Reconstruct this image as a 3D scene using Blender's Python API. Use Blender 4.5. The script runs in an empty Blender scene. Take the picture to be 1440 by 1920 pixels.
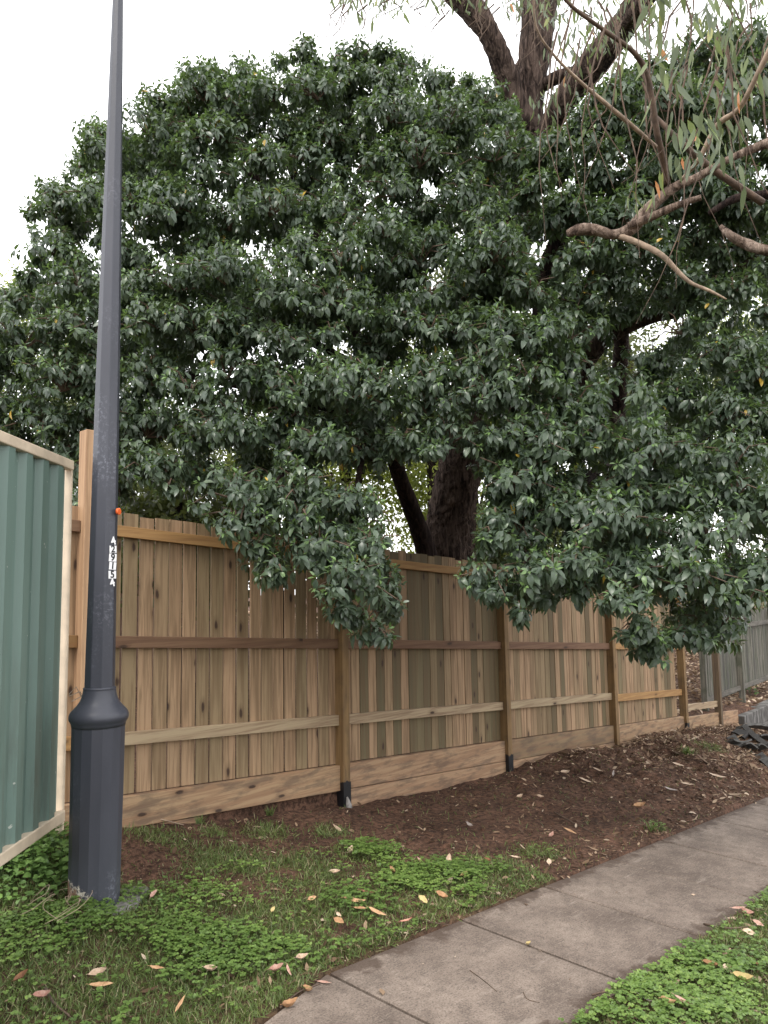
import bpy, math, random
import numpy as np
from mathutils import Vector, Matrix
random.seed(7); rng = np.random.default_rng(11)
S = bpy.context.scene; COL = S.collection
# ------------------------------------------------------------------ camera
F_PX = 1440.0
def nrm(v): v = np.array(v, float); return v/np.linalg.norm(v)
_up = nrm((490-720, -13000-960, F_PX)); _f = nrm((2120-720, 1220-960, F_PX))
_x = nrm(_f-(_f@_up)*_up); _y = np.cross(_up, _x)
R = np.array([_x, _y, _up])                     # rows: world axes in camera axes (right, down, forward)
CAM = np.array([0, 0, 1.6])
GA = float((_f@_up)/math.sqrt(1-(_f@_up)**2))   # the street falls along +X
GB = 0.0438                                      # the verge rises towards the fence
YF = 4.7087                                      # fence line
cd = bpy.data.cameras.new('camera'); cam = bpy.data.objects.new('camera', cd); COL.objects.link(cam)
M = Matrix(((R[0][0], -R[0][1], -R[0][2]), (R[1][0], -R[1][1], -R[1][2]), (R[2][0], -R[2][1], -R[2][2])))
cam.matrix_world = Matrix.Translation(CAM) @ M.to_4x4()
cd.sensor_fit = 'VERTICAL'; cd.sensor_height = 36; cd.lens = F_PX*36/1920; cd.clip_start = 0.05; cd.clip_end = 3000
S.camera = cam
# ------------------------------------------------------------------ light
SUN_EL, SUN_AZ = math.radians(52), math.radians(200)      # azimuth measured from +X counter-clockwise
w = bpy.data.worlds.new('World'); S.world = w; w.use_nodes = True
nt = w.node_tree; nt.nodes.clear()
out = nt.nodes.new('ShaderNodeOutputWorld'); bg = nt.nodes.new('ShaderNodeBackground')
sky = nt.nodes.new('ShaderNodeTexSky'); sky.sky_type = 'NISHITA'; sky.sun_disc = False
sky.sun_elevation = SUN_EL; sky.sun_rotation = math.radians(90)-SUN_AZ
cl = nt.nodes.new('ShaderNodeTexNoise'); cl.inputs['Scale'].default_value = 1.3; cl.inputs['Detail'].default_value = 4
cr = nt.nodes.new('ShaderNodeMapRange'); cr.inputs['To Min'].default_value = 9.5; cr.inputs['To Max'].default_value = 14
cc = nt.nodes.new('ShaderNodeCombineXYZ')
mx = nt.nodes.new('ShaderNodeMix'); mx.data_type = 'RGBA'; mx.inputs[0].default_value = 0.86
nt.links.new(cl.outputs['Fac'], cr.inputs['Value'])
for k in range(3): nt.links.new(cr.outputs[0], cc.inputs[k])
nt.links.new(sky.outputs[0], mx.inputs[6]); nt.links.new(cc.outputs[0], mx.inputs[7])
nt.links.new(mx.outputs[2], bg.inputs[0]); bg.inputs[1].default_value = 0.12
nt.links.new(bg.outputs[0], out.inputs[0])
sd = bpy.data.lights.new('sun', 'SUN'); sd.energy = 1.1; sd.angle = math.radians(18); sd.color = (1, .95, .87)
so = bpy.data.objects.new('sun', sd); COL.objects.link(so)
dv = Vector((math.cos(SUN_AZ)*math.cos(SUN_EL), math.sin(SUN_AZ)*math.cos(SUN_EL), math.sin(SUN_EL)))
so.rotation_euler = dv.to_track_quat('Z', 'Y').to_euler()
S.view_settings.view_transform = 'Standard'; S.view_settings.look = 'None'
S.view_settings.exposure = 1.05; S.view_settings.gamma = 1

# ------------------------------------------------------------------ pixel rays and ground
def ray(px, py): return R@np.array([(px-720)/F_PX, (py-960)/F_PX, 1.])
def atd(px, py, d): return CAM+ray(px, py)*d
def atY(px, py, y): r = ray(px, py); return CAM+r*(y/r[1])
def proj(P):
    c = (np.asarray(P)-CAM)@R
    return 720+F_PX*c[..., 0]/c[..., 2], 960+F_PX*c[..., 1]/c[..., 2], c[..., 2]
_T = np.random.default_rng(3).random((256, 256))
def vnoise(x, y):
    x = np.asarray(x, float); y = np.asarray(y, float)
    xi = np.floor(x).astype(int); yi = np.floor(y).astype(int); fx = x-xi; fy = y-yi
    fx = fx*fx*(3-2*fx); fy = fy*fy*(3-2*fy)
    t = lambda a, b: _T[a & 255, b & 255]
    return (t(xi, yi)*(1-fx)+t(xi+1, yi)*fx)*(1-fy)+(t(xi, yi+1)*(1-fx)+t(xi+1, yi+1)*fx)*fy-.5
def fbm(x, y, o=4):
    s = 0; a = 1
    for k in range(o): s = s+a*vnoise(np.asarray(x)*2**k+17*k, np.asarray(y)*2**k+31*k); a *= .5
    return s
PY0, PY1 = 1.74, 2.675                               # the footpath's edges
PZ = -0.03
def edgeY(X): return PY1-np.clip(2.37-np.asarray(X, float), 0, .62)*EDGE
EDGE = .32
def pathz(X, Y): return PZ+GA*np.asarray(X)+GB*np.asarray(Y)
def sstep(a, b, v): t = np.clip((np.asarray(v, float)-a)/(b-a), 0, 1); return t*t*(3-2*t)
_hx = [-6, 1.5, 2.5, 3.2, 4.3, 5.5, 6.6, 7.0, 7.4, 8.5, 9.2, 10, 11.2, 12.4, 13.2, 15, 30]
_hy = [.40, .36, .31, .235, .165, .15, .18, .25, .285, .245, .26, .335, .26, .24, .2, .05, .0]
def ground(X, Y):
    X = np.asarray(X, float); Y = np.asarray(Y, float)
    foot = np.interp(X, _hx, _hy)
    pe = PZ+GB*PY1+.012
    t = np.clip((Y-PY1)/(YF-.1-PY1), 0, 1)
    m = sstep(5.2, 8, X)
    prof = (t**2.1)*(1-m)+(1-(1-t)**1.7)*m
    z = pe+(foot-pe)*prof + .17*m*np.sin(np.pi*t)*(1+.8*fbm(X*.8, Y*.8+3, 3))
    near = PZ+GB*PY0+.012+.03*sstep(0, .5, PY0-Y)
    z = np.where(Y < PY0, near, z)
    eY = edgeY(X); edge = np.minimum(np.abs(Y-PY0), np.abs(Y-eY))
    inside = (Y > PY0+.0) & (Y < eY)
    rough = (.022+.045*m)*fbm(X*2.2, Y*2.2, 4)+(.012+.02*m)*fbm(X*13, Y*13, 3)
    z = z+np.where(inside, 0, rough*np.clip(.25+edge*3, 0, 1))
    # hollow with the timber heap at the far end
    z = z-.34*sstep(11.2, 12.3, X)*sstep(2.9, 3.5, Y)*(1-sstep(4.1, 4.5, Y))-.4*sstep(13.0, 13.5, X)*sstep(3.3, 4.0, Y)*(1-sstep(4.7, 4.75, Y))
    z = np.where(inside, PZ+GB*Y-.04, z)
    zb = .43+np.clip(Y-4.8, 0, 9)*.14+np.clip(Y-13.8, 0, 20)*.03+.10*fbm(X*.9, Y*.9, 3)*sstep(4.8, 6, Y)+.03*fbm(X*6, Y*6, 3)
    b = sstep(4.735, 4.765, Y)
    z = z*(1-b)+zb*b
    return z+GA*np.clip(X, -30, 60)
def onground(px, py):
    r = ray(px, py); t = 1.0
    while t < 40:
        p = CAM+r*t
        if p[2] < ground(p[0], p[1]) or (PY0 < p[1] < PY1 and p[2] < pathz(p[0], p[1])): break
        t += .01
    return p

# ------------------------------------------------------------------ object helpers
def tag(o, label=None, cat=None, group=None, kind=None):
    if label: o['label'] = label
    if cat: o['category'] = cat
    if group: o['group'] = group
    if kind: o['kind'] = kind
    return o
def empty(name, loc, label, cat, group=None):
    o = bpy.data.objects.new(name, None); COL.objects.link(o); o.location = [float(v) for v in loc]; o.empty_display_size = .1
    return tag(o, label, cat, group)
def link(name, me, mat, parent=None, loc=None):
    o = bpy.data.objects.new(name, me); COL.objects.link(o)
    if mat and not me.materials: me.materials.append(mat)
    if parent is not None:
        o.parent = parent
        o.matrix_parent_inverse = Matrix.Translation(-parent.location)
    if loc is not None: o.location = [float(v) for v in loc]
    return o
class MB:
    def __init__(s): s.v = []; s.f = []; s.c = []; s.m = []
    def add(s, vs, fs, c=0.0, m=0):
        b = len(s.v); s.v += [tuple(float(q) for q in v) for v in vs]
        for f in fs: s.f.append(tuple(i+b for i in f)); s.c.append(c); s.m.append(m)
        return s
    def box(s, a, b, c=None, dx=None, sh=0, m=0, tilt=0):       # axis box a..b; z sheared by sh*X
        x0, y0, z0 = a; x1, y1, z1 = b
        P = [(x, y, z) for z in (z0, z1) for y in (y0, y1) for x in (x0, x1)]
        P = [(x+tilt*(z-z0), y, z+sh*x) for x, y, z in P]
        return s.add(P, [(0, 2, 3, 1), (4, 5, 7, 6), (0, 1, 5, 4), (2, 6, 7, 3), (0, 4, 6, 2), (1, 3, 7, 5)], random.random() if c is None else c, m)
    def obox(s, o, ux, uy, uz, c=None, m=0):                      # box from corner o along three vectors
        o, ux, uy, uz = map(np.asarray, (o, ux, uy, uz))
        P = [o+i*ux+j*uy+k*uz for k in (0, 1) for j in (0, 1) for i in (0, 1)]
        return s.add(P, [(0, 2, 3, 1), (4, 5, 7, 6), (0, 1, 5, 4), (2, 6, 7, 3), (0, 4, 6, 2), (1, 3, 7, 5)], random.random() if c is None else c, m)
    def tube(s, pts, rad, n=8, c=0.0, cap=True, rough=0, m=0, pw=None):
        pts = [np.asarray(p, float) for p in pts]; k = len(pts); vs = []; fs = []
        ref = None
        for i, p in enumerate(pts):
            d = nrm(pts[min(i+1, k-1)]-pts[max(i-1, 0)])
            if ref is None: ref = nrm(np.cross(d, (0, 0, 1) if abs(d[2]) < .9 else (1, 0, 0)))
            ref = nrm(ref-(ref@d)*d); b = np.cross(d, ref)
            r = rad[i] if hasattr(rad, '__len__') else rad
            for j in range(n):
                a = 2*math.pi*j/n
                rr = r*(1+(rough*(random.random()-.5) if rough else 0))
                vs.append(p+rr*(math.cos(a)*ref+math.sin(a)*b))
        for i in range(k-1):
            for j in range(n): fs.append((i*n+j, i*n+(j+1) % n, (i+1)*n+(j+1) % n, (i+1)*n+j))
        if cap: fs += [tuple(range(n-1, -1, -1)), tuple(range((k-1)*n, k*n))]
        return s.add(vs, fs, c, m)
    def build(s, name, mat, parent=None, bevel=0, smooth=False):
        me = bpy.data.meshes.new(name); me.from_pydata(s.v, [], s.f)
        at = me.attributes.new('rnd', 'FLOAT', 'FACE'); at.data.foreach_set('value', np.array(s.c, np.float32))
        if smooth: me.polygons.foreach_set('use_smooth', [True]*len(s.f))
        for mm in (mat if isinstance(mat, (list, tuple)) else [mat]): me.materials.append(mm)
        if isinstance(mat, (list, tuple)): me.polygons.foreach_set('material_index', s.m)
        me.update()
        o = link(name, me, None, parent)
        if bevel:
            b = o.modifiers.new('b', 'BEVEL'); b.width = bevel; b.segments = 2; b.limit_method = 'ANGLE'
        return o
def npmesh(name, V, Fq, attr=None, smooth=True):              # arrays: verts Nx3, faces Mx3 or Mx4
    me = bpy.data.meshes.new(name); k = Fq.shape[1]
    me.vertices.add(len(V)); me.vertices.foreach_set('co', V.astype(np.float32).ravel())
    me.loops.add(Fq.size); me.loops.foreach_set('vertex_index', Fq.astype(np.int32).ravel())
    me.polygons.add(len(Fq)); me.polygons.foreach_set('loop_start', np.arange(0, Fq.size, k, dtype=np.int32))
    try: me.polygons.foreach_set('loop_total', np.full(len(Fq), k, np.int32))
    except Exception: pass
    if smooth: me.polygons.foreach_set('use_smooth', np.ones(len(Fq), bool))
    me.update(calc_edges=True)
    if attr is not None:
        a = me.attributes.new('rnd', 'FLOAT', 'POINT'); a.data.foreach_set('value', attr.astype(np.float32))
    return me

# ------------------------------------------------------------------ materials
class NT:
    def __init__(s, name):
        s.m = bpy.data.materials.new(name); s.m.use_nodes = True; s.t = s.m.node_tree; s.b = s.t.nodes['Principled BSDF']
    def n(s, typ, **kw):
        o = s.t.nodes.new('ShaderNode'+typ)
        for k, v in kw.items():
            if k in ('operation', 'blend_type', 'data_type', 'feature', 'attribute_name', 'noise_dimensions', 'wave_type', 'bands_direction'): setattr(o, k, v)
            else: s.put(o, k.replace('_', ' '), v)
        return o
    def put(s, o, k, v):
        i = o.inputs[int(k)] if k.isdigit() else o.inputs[k]
        if isinstance(v, bpy.types.NodeSocket): s.t.links.new(v, i)
        else: i.default_value = v
    def pos(s, sc=(1, 1, 1), off=None):
        g = s.n('TexCoord').outputs['Object']
        mp = s.n('Mapping'); s.t.links.new(g, mp.inputs[0]); mp.inputs['Scale'].default_value = sc
        if off is not None: s.t.links.new(off, mp.inputs['Location'])
        return mp.outputs[0]
    def noise(s, vec, scale, detail=4, rough=.55, dist=0):
        o = s.n('TexNoise', Scale=scale, Detail=detail, Roughness=rough, Distortion=dist); s.t.links.new(vec, o.inputs[0]); return o.outputs['Fac']
    def ramp(s, fac, *st):
        o = s.n('ValToRGB'); s.t.links.new(fac, o.inputs[0]); e = o.color_ramp.elements
        while len(e) < len(st): e.new(.5)
        for i, (p, c) in enumerate(st):
            e[i].position = p; e[i].color = (c, c, c, 1) if not hasattr(c, '__len__') else (*c, 1)
        return o.outputs[0]
    def mix(s, fac, a, b, mode='MIX'):
        o = s.n('Mix', data_type='RGBA', blend_type=mode)
        for i, v in ((0, fac), (6, a), (7, b)):
            if isinstance(v, bpy.types.NodeSocket): s.t.links.new(v, o.inputs[i])
            elif i == 0: o.inputs[0].default_value = v
            else: o.inputs[i].default_value = (*v, 1) if len(v) == 3 else v
        return o.outputs[2]
    def math(s, op, a, b=0.0, cl=False):
        o = s.n('Math', operation=op); o.use_clamp = cl
        for i, v in ((0, a), (1, b)):
            if isinstance(v, bpy.types.NodeSocket): s.t.links.new(v, o.inputs[i])
            else: o.inputs[i].default_value = v
        return o.outputs[0]
    def attr(s): return s.n('Attribute', attribute_name='rnd').outputs['Fac']
    def bump(s, h, st=.3, d=.01):
        o = s.n('Bump', Strength=st, Distance=d, Height=h); s.t.links.new(o.outputs[0], s.b.inputs['Normal'])
    def fin(s, col=None, rough=.6, spec=None, metal=None):
        if col is not None: s.put(s.b, 'Base Color', (*col, 1) if isinstance(col, tuple) else col)
        s.put(s.b, 'Roughness', rough)
        if spec is not None: s.put(s.b, 'Specular IOR Level', spec)
        if metal is not None: s.put(s.b, 'Metallic', metal)
        return s.m
def wood(name, c1, c2, dark, axis='z', stain=0.0, stainc=(.03, .028, .025), knots=1.0, rough=.75, grey=0):
    t = NT(name); a = t.attr()
    off = t.n('CombineXYZ'); o37 = t.math('MULTIPLY', a, 37.0)
    for k in range(3): t.t.links.new(o37, off.inputs[k])
    sc = (1, 1, .045) if axis == 'z' else (.045, 1, 1)
    p = t.pos(sc, off.outputs[0])
    g1 = t.noise(p, 42, 5, .6, .4); g2 = t.noise(p, 11, 3, .5, 1.2)
    wv = t.n('TexWave', wave_type='RINGS', Scale=7.0, Distortion=5.0, Detail=2.0, Detail_Scale=1.0); 
    t.t.links.new(p, wv.inputs[0])
    tint = t.ramp(t.math('FRACT', t.math('MULTIPLY', a, 7.31)), (0, c1), (.35, c1), (.5, tuple(x*.55+y*.45 for x, y in zip(c1, c2))), (.75, tuple(x*.3+y*.75 for x, y in zip(c1, c2))), (.80, c2), (.83, tuple(y*.6 for y in c2)), (1, tuple(y*.55 for y in c2)))
    col = t.mix(t.ramp(g2, (.3, 0.0), (.7, .6)), tint, t.mix(.5, tint, tuple(min(1, x*1.25) for x in c2)))
    col = t.mix(t.math('MULTIPLY', t.ramp(g1, (.42, 1.0), (.56, 0.0)), .55), col, dark)
    col = t.mix(t.math('MULTIPLY', t.ramp(wv.outputs['Fac'], (.0, 1.0), (.35, 0.0)), .28), col, dark)
    if knots:
        kp = t.pos((8.5, 0.001, 3.4) if axis == 'z' else (3.4, .001, 8.5), off.outputs[0])
        nz = t.n('TexNoise', Scale=3.0, Detail=2.0); t.t.links.new(kp, nz.inputs[0])
        vv = t.n('VectorMath', operation='ADD'); t.t.links.new(kp, vv.inputs[0])
        sn = t.n('VectorMath', operation='SCALE'); t.t.links.new(nz.outputs['Color'], sn.inputs[0]); sn.inputs['Scale'].default_value = .12
        t.t.links.new(sn.outputs[0], vv.inputs[1])
        vo = t.n('TexVoronoi', Scale=1.0); vo.voronoi_dimensions = '2D'; sp_ = t.n('SeparateXYZ'); t.t.links.new(vv.outputs[0], sp_.inputs[0]); cb_ = t.n('CombineXYZ'); t.t.links.new(sp_.outputs[0], cb_.inputs[0]); t.t.links.new(sp_.outputs[2], cb_.inputs[1]); t.t.links.new(cb_.outputs[0], vo.inputs[0])
        sel = t.ramp(t.n('SeparateColor', Color=vo.outputs['Color']).outputs[0], (.78, 0.0), (.80, 1.0))
        k1 = t.math('MULTIPLY', t.ramp(vo.outputs['Distance'], (.07, 1.0), (.13, 0.0)), sel)
        k2 = t.math('MULTIPLY', t.ramp(vo.outputs['Distance'], (.10, .6), (.30, 0.0)), sel)
        col = t.mix(t.math('MULTIPLY', k2, knots*.8), col, tuple(x*.75 for x in dark))
        col = t.mix(t.math('MULTIPLY', k1, knots), col, (.05, .028, .018))
    if stain:
        sn = t.noise(t.pos((1.2, 1, 5) if axis == 'x' else (5, 1, 1.2)), 3, 5, .65)
        col = t.mix(t.math('MULTIPLY', t.ramp(sn, (.47, 0.0), (.6, 1.0)), stain), col, stainc)
    t.bump(g1, .35, .004)
    return t.fin(col, rough, .3)
W_PALE = wood('paling_pine', (.38, .245, .148), (.175, .14, .076), (.13, .08, .042))
W_RAIL1 = wood('rail_orange', (.36, .21, .085), (.29, .165, .065), (.20, .10, .04), 'x', knots=.6)
W_RAIL2 = wood('rail_brown', (.18, .10, .06), (.15, .09, .052), (.10, .05, .03), 'x')
W_RAIL3 = wood('rail_pale', (.37, .28, .18), (.32, .25, .155), (.17, .10, .06), 'x')
W_POST = wood('post_pine', (.24, .145, .065), (.20, .125, .055), (.13, .075, .035), 'z', knots=.7, stain=.3)
W_POSTP = wood('post_pale', (.42, .265, .155), (.38, .24, .14), (.24, .14, .08), 'z', knots=.9)
W_POSTG = wood('post_dull', (.13, .09, .05), (.12, .085, .055), (.06, .04, .03), 'z', knots=.4)
W_SLEEP = wood('sleeper_pine', (.36, .23, .14), (.32, .22, .125), (.22, .12, .07), 'x', stain=.55, stainc=(.09, .065, .05))
W_GREY = wood('weathered_grey', (.17, .155, .125), (.075, .07, .06), (.045, .042, .036), 'z', knots=.3, stain=.85, stainc=(.07, .075, .05))
W_WALL = wood('stained_wall_timber', (.12, .112, .10), (.055, .05, .047), (.025, .024, .022), 'z', knots=.2, stain=.9, stainc=(.20, .19, .18))
W_GREYX = wood('weathered_grey_rail', (.16, .145, .12), (.12, .11, .095), (.07, .06, .05), 'x', knots=.3, stain=.5)
W_OLD = wood('old_dark_timber', (.022, .020, .02), (.10, .094, .085), (.03, .027, .025), 'x', knots=.2)
def simple(name, col, rough=.6, var=.25, sc=8, bump=.1, spec=None, metal=None, att=False, c2=None):
    t = NT(name); g = t.noise(t.pos(), sc, 5, .6)
    lo = tuple(x*(1-var) for x in col); hi = tuple(min(1, x*(1+var)) for x in col)
    c = t.ramp(g, (.35, lo), (.65, hi))
    if att: c = t.mix(t.attr(), c, c2 or tuple(x*1.6 for x in col))
    if bump: t.bump(g, bump, .01)
    return t.fin(c, rough, spec, metal)
M_BLACK = simple('black_paint', (.006, .006, .008), .45, .3)
M_CEM = simple('cement', (.20, .185, .175), .9, .3, 30)
M_WHITE = simple('white_vinyl', (.78, .77, .78), .5, .05, 20, 0)
M_INK = simple('black_ink', (.01, .01, .012), .5, .05, 20, 0)
M_ORANGE = simple('orange_reflector', (.75, .13, .03), .3, .08, 20, 0)
M_CREAM = simple('cream_trim', (.60, .49, .37), .45, .12, 9, .03)
M_WIRE = simple('tie_wire', (.25, .2, .15), .6, .2)
def m_steel():
    t = NT('green_sheet_steel'); p = t.pos()
    c = t.ramp(t.noise(t.pos((2, 2, .35)), 3, 4), (.3, (.12, .180, .155)), (.7, (.15, .215, .188)))
    sp = t.noise(p, 26, 2, .5); sz = t.n('SeparateXYZ'); t.t.links.new(p, sz.inputs[0]); gr = t.noise(t.pos((1, 1, .12)), 16, 5, .7)
    c = t.mix(t.math('MULTIPLY', t.ramp(t.math('SUBTRACT', sz.outputs[2], gr), (.0, .4), (.9, .05)), t.ramp(gr, (.45, 0.0), (.6, 1.0))), c, (.075, .075, .06))
    c = t.mix(t.ramp(sp, (.745, 0.0), (.76, .7)), c, (.5, .5, .45))
    return t.fin(c, .42, .4)
M_STEEL = m_steel()
def m_pole():
    t = NT('dark_pole_paint'); p = t.pos()
    c = t.ramp(t.noise(t.pos((1, 1, .25)), 4, 5, .6), (.35, (.036, .038, .050)), (.7, (.056, .058, .074)))
    ch = t.noise(p, 60, 6, .75); big = t.noise(t.pos((1, 1, .6)), 2.6, 2)
    c = t.mix(t.math('MULTIPLY', t.ramp(ch, (.52, 0.0), (.6, 1.0)), t.ramp(big, (.52, 0.0), (.66, .75))), c, (.16, .165, .20))
    sep = t.n('SeparateXYZ'); t.t.links.new(p, sep.inputs[0])
    side = t.math('ADD', t.math('ADD', t.math('MULTIPLY', sep.outputs[0], .9), t.math('MULTIPLY', sep.outputs[1], -.3)), t.math('MULTIPLY', t.math('SUBTRACT', t.noise(p, 22, 5), .52), .2))
    hgt = t.math('ADD', sep.outputs[2], side)
    bare = t.ramp(t.math('SUBTRACT', .10, hgt), (.49, 0.0), (.5, 1.0)) if False else t.ramp(t.math('ADD', hgt, .5), (.5, 1.0), (.515, 0.0))
    c = t.mix(bare, c, (.17, .10, .065))
    rim = t.ramp(t.math('ADD', hgt, .5), (.5, 0.0), (.508, 1.0), (.53, 1.0), (.54, 0.0))
    c = t.mix(t.math('MULTIPLY', rim, t.ramp(ch, (.45, 0.0), (.5, 1.0))), c, (.4, .36, .3))
    t.bump(t.noise(p, 35, 4), .08, .004)
    return t.fin(c, .42, .45)
M_POLE = m_pole()
def m_concrete():
    t = NT('footpath_concrete'); p = t.pos()
    big = t.noise(p, 2.2, 6, .62); mid = t.noise(p, 9, 6, .7); fine = t.noise(p, 130, 3, .7)
    brush = t.noise(t.pos((1, 6, 1)), 14, 4, .7)
    c = t.ramp(big, (.32, (.118, .090, .074)), (.5, (.195, .153, .126)), (.7, (.285, .228, .188)))
    c = t.mix(t.ramp(mid, (.35, .55), (.6, 0.0)), c, (.085, .066, .055))
    c = t.mix(t.math('MULTIPLY', t.ramp(brush, (.52, 0.0), (.7, 1.0)), .35), c, (.33, .27, .225))
    c = t.mix(t.math('MULTIPLY', t.ramp(fine, (.38, 1.0), (.5, 0.0)), .6), c, (.055, .045, .038))
    c = t.mix(t.math('MULTIPLY', t.ramp(fine, (.6, 0.0), (.7, 1.0)), .4), c, (.36, .32, .27))
    sp = t.n('SeparateXYZ'); t.t.links.new(p, sp.inputs[0])
    e1 = t.math('ABSOLUTE', t.math('SUBTRACT', sp.outputs[1], PY1)); e2 = t.math('ABSOLUTE', t.math('SUBTRACT', sp.outputs[1], PY0)); e = t.math('MINIMUM', e1, e2)
    e = t.math('SUBTRACT', e, t.math('MULTIPLY', t.math('SUBTRACT', t.noise(p, 7, 6, .7), .42), .42))
    c = t.mix(t.math('MULTIPLY', t.ramp(t.math('ADD', e, .5), (.5, 1.0), (.56, 0.0)), .75), c, (.060, .040, .030))
    sc = t.noise(t.pos((.5, 3, 1)), 5, 5, .7); c = t.mix(t.math('MULTIPLY', t.ramp(sc, (.6, 0.0), (.72, 1.0)), .4), c, (.38, .32, .27))
    t.bump(t.math('ADD', fine, t.math('MULTIPLY', mid, 2.0)), .35, .004)
    return t.fin(c, .9, .2)
M_CONC = m_concrete()
def m_ground():
    t = NT('soil'); p = t.pos(); a = t.attr()
    n1 = t.noise(p, 3, 6, .65); n2 = t.noise(p, 28, 6, .7); n3 = t.noise(p, 110, 3, .6)
    c = t.ramp(n1, (.3, (.075, .040, .027)), (.5, (.128, .070, .047)), (.72, (.205, .110, .074)))
    c = t.mix(t.ramp(n2, (.42, .75), (.58, 0.0)), c, (.018, .011, .008))
    c = t.mix(t.math('MULTIPLY', t.ramp(n3, (.6, 0.0), (.68, 1.0)), .5), c, (.17, .12, .085))
    c = t.mix(t.math('MULTIPLY', t.ramp(n2, (.3, 0.0), (.6, 1.0)), t.ramp(a, (.2, 0.0), (.9, .6))), c, (.055, .065, .022))
    litter = t.ramp(a, (0.0, 0.0), (.001, 0.0))
    t.bump(t.math('ADD', n2, t.math('MULTIPLY', n3, .4)), .8, .03)
    return t.fin(c, .95, .15)
M_SOIL = m_ground()
def m_bark(name, c1, c2, c3):
    t = NT(name); p = t.pos((1, 1, .16))
    n1 = t.noise(p, 26, 6, .62, .8); n2 = t.noise(t.pos((1, 1, .5)), 7, 4)
    c = t.ramp(n1, (.38, c1), (.5, c2), (.66, c3)); c = t.mix(t.ramp(n2, (.5, 0.0), (.8, .6)), c, tuple(x*1.3 for x in c3))
    t.bump(n1, 1.0, .06)
    return t.fin(c, .95, .1)
M_BARK = m_bark('rough_bark', (.016, .011, .010), (.060, .042, .035), (.15, .108, .09))
M_BARKD = m_bark('dark_bark', (.010, .007, .007), (.028, .018, .016), (.06, .042, .036))
M_BARKP = m_bark('pale_bark', (.075, .052, .042), (.19, .135, .105), (.34, .26, .21))
M_TWIG = simple('twig_brown', (.10, .065, .045), .85, .4, 20)
M_TWIGP = simple('twig_pale', (.30, .22, .16), .85, .35, 20)
def m_leaf(name, stops, rough=.33, trans=.22, tcol=(.25, .4, .06), spec=.5):
    t = NT(name); a = t.attr(); c = t.ramp(a, *stops)
    nz = t.noise(t.pos(), 60, 2); c = t.mix(t.math('MULTIPLY', nz, .2), c, tuple(x*.6 for x in stops[0][1]))
    t.fin(c, rough, spec)
    tr = t.n('BsdfTranslucent', Color=t.mix(.5, c, tcol)); ms = t.n('MixShader', Fac=trans)
    o = t.t.nodes['Material Output']
    t.t.links.new(t.b.outputs[0], ms.inputs[1]); t.t.links.new(tr.outputs[0], ms.inputs[2]); t.t.links.new(ms.outputs[0], o.inputs[0])
    return t.m
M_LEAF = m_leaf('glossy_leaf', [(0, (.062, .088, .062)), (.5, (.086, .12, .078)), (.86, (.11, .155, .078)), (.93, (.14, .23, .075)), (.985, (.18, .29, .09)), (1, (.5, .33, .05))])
M_GUM = m_leaf('gum_leaf', [(0, (.045, .065, .04)), (.5, (.08, .105, .06)), (.85, (.16, .21, .07)), (.95, (.30, .28, .07)), (1, (.5, .16, .05))], .45, .3, (.5, .6, .2))
M_BACK = m_leaf('yellow_green_leaf', [(0, (.07, .095, .025)), (.5, (.14, .18, .04)), (1, (.30, .33, .08))], .5, .45, (.55, .65, .1))
M_BACKD = m_leaf('olive_leaf', [(0, (.035, .05, .02)), (.5, (.06, .08, .03)), (1, (.13, .15, .05))], .5, .35, (.3, .35, .08))
M_CLOV = m_leaf('clover_leaf', [(0, (.07, .12, .028)), (.5, (.14, .225, .05)), (.9, (.24, .34, .08)), (1, (.25, .33, .09))], .5, .25, (.3, .5, .08))
M_GRASS = m_leaf('grass_blade', [(0, (.06, .085, .025)), (.5, (.12, .17, .045)), (.8, (.19, .235, .07)), (1, (.34, .29, .17))], .55, .25, (.3, .45, .1))
M_WEED = m_leaf('weed_leaf', [(0, (.06, .11, .03)), (.6, (.12, .21, .05)), (1, (.20, .32, .08))], .5, .2, (.3, .5, .08))
M_LITT = m_leaf('dry_litter', [(0, (.07, .04, .025)), (.5, (.19, .12, .075)), (.85, (.38, .27, .18)), (1, (.58, .46, .35))], .75, .1, (.5, .35, .2), .2)

# ------------------------------------------------------------------ leaf meshes
def leaf_arrays(P, D, N, L, Wd, droop, fold, col, prof=((.32, .5), (.68, .40))):
    P, D, N = (np.asarray(q, float) for q in (P, D, N)); n = len(P)
    D = D/np.linalg.norm(D, axis=1, keepdims=True)
    B = np.cross(N, D); B /= np.linalg.norm(B, axis=1, keepdims=True)+1e-9; N = np.cross(D, B)
    L = np.broadcast_to(np.asarray(L, float), (n,))[:, None]; Wd = np.broadcast_to(np.asarray(Wd, float), (n,))[:, None]
    dr = np.broadcast_to(np.asarray(droop, float), (n,))[:, None]
    def at(t, w):
        c = P+D*L*t*(1-.25*dr*t)
        c = c-N*L*dr*t*t*.6
        return c+B*Wd*w+N*abs(w)*Wd*fold
    (t1, w1), (t2, w2) = prof
    V = np.stack([at(0, 0), at(t1, -w1), at(t1, 0), at(t1, w1), at(t2, -w2), at(t2, 0), at(t2, w2), at(1, 0)], 1).reshape(-1, 3)
    fq = np.array([(0, 2, 1), (0, 3, 2), (1, 2, 5), (1, 5, 4), (2, 3, 6), (2, 6, 5), (4, 5, 7), (5, 6, 7)])
    Fa = (np.arange(n)[:, None, None]*8+fq[None]).reshape(-1, 3)
    return V, Fa, np.repeat(np.asarray(col, float), 8)
def rvec(n): v = rng.normal(size=(n, 3)); return v/np.linalg.norm(v, axis=1, keepdims=True)
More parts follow.
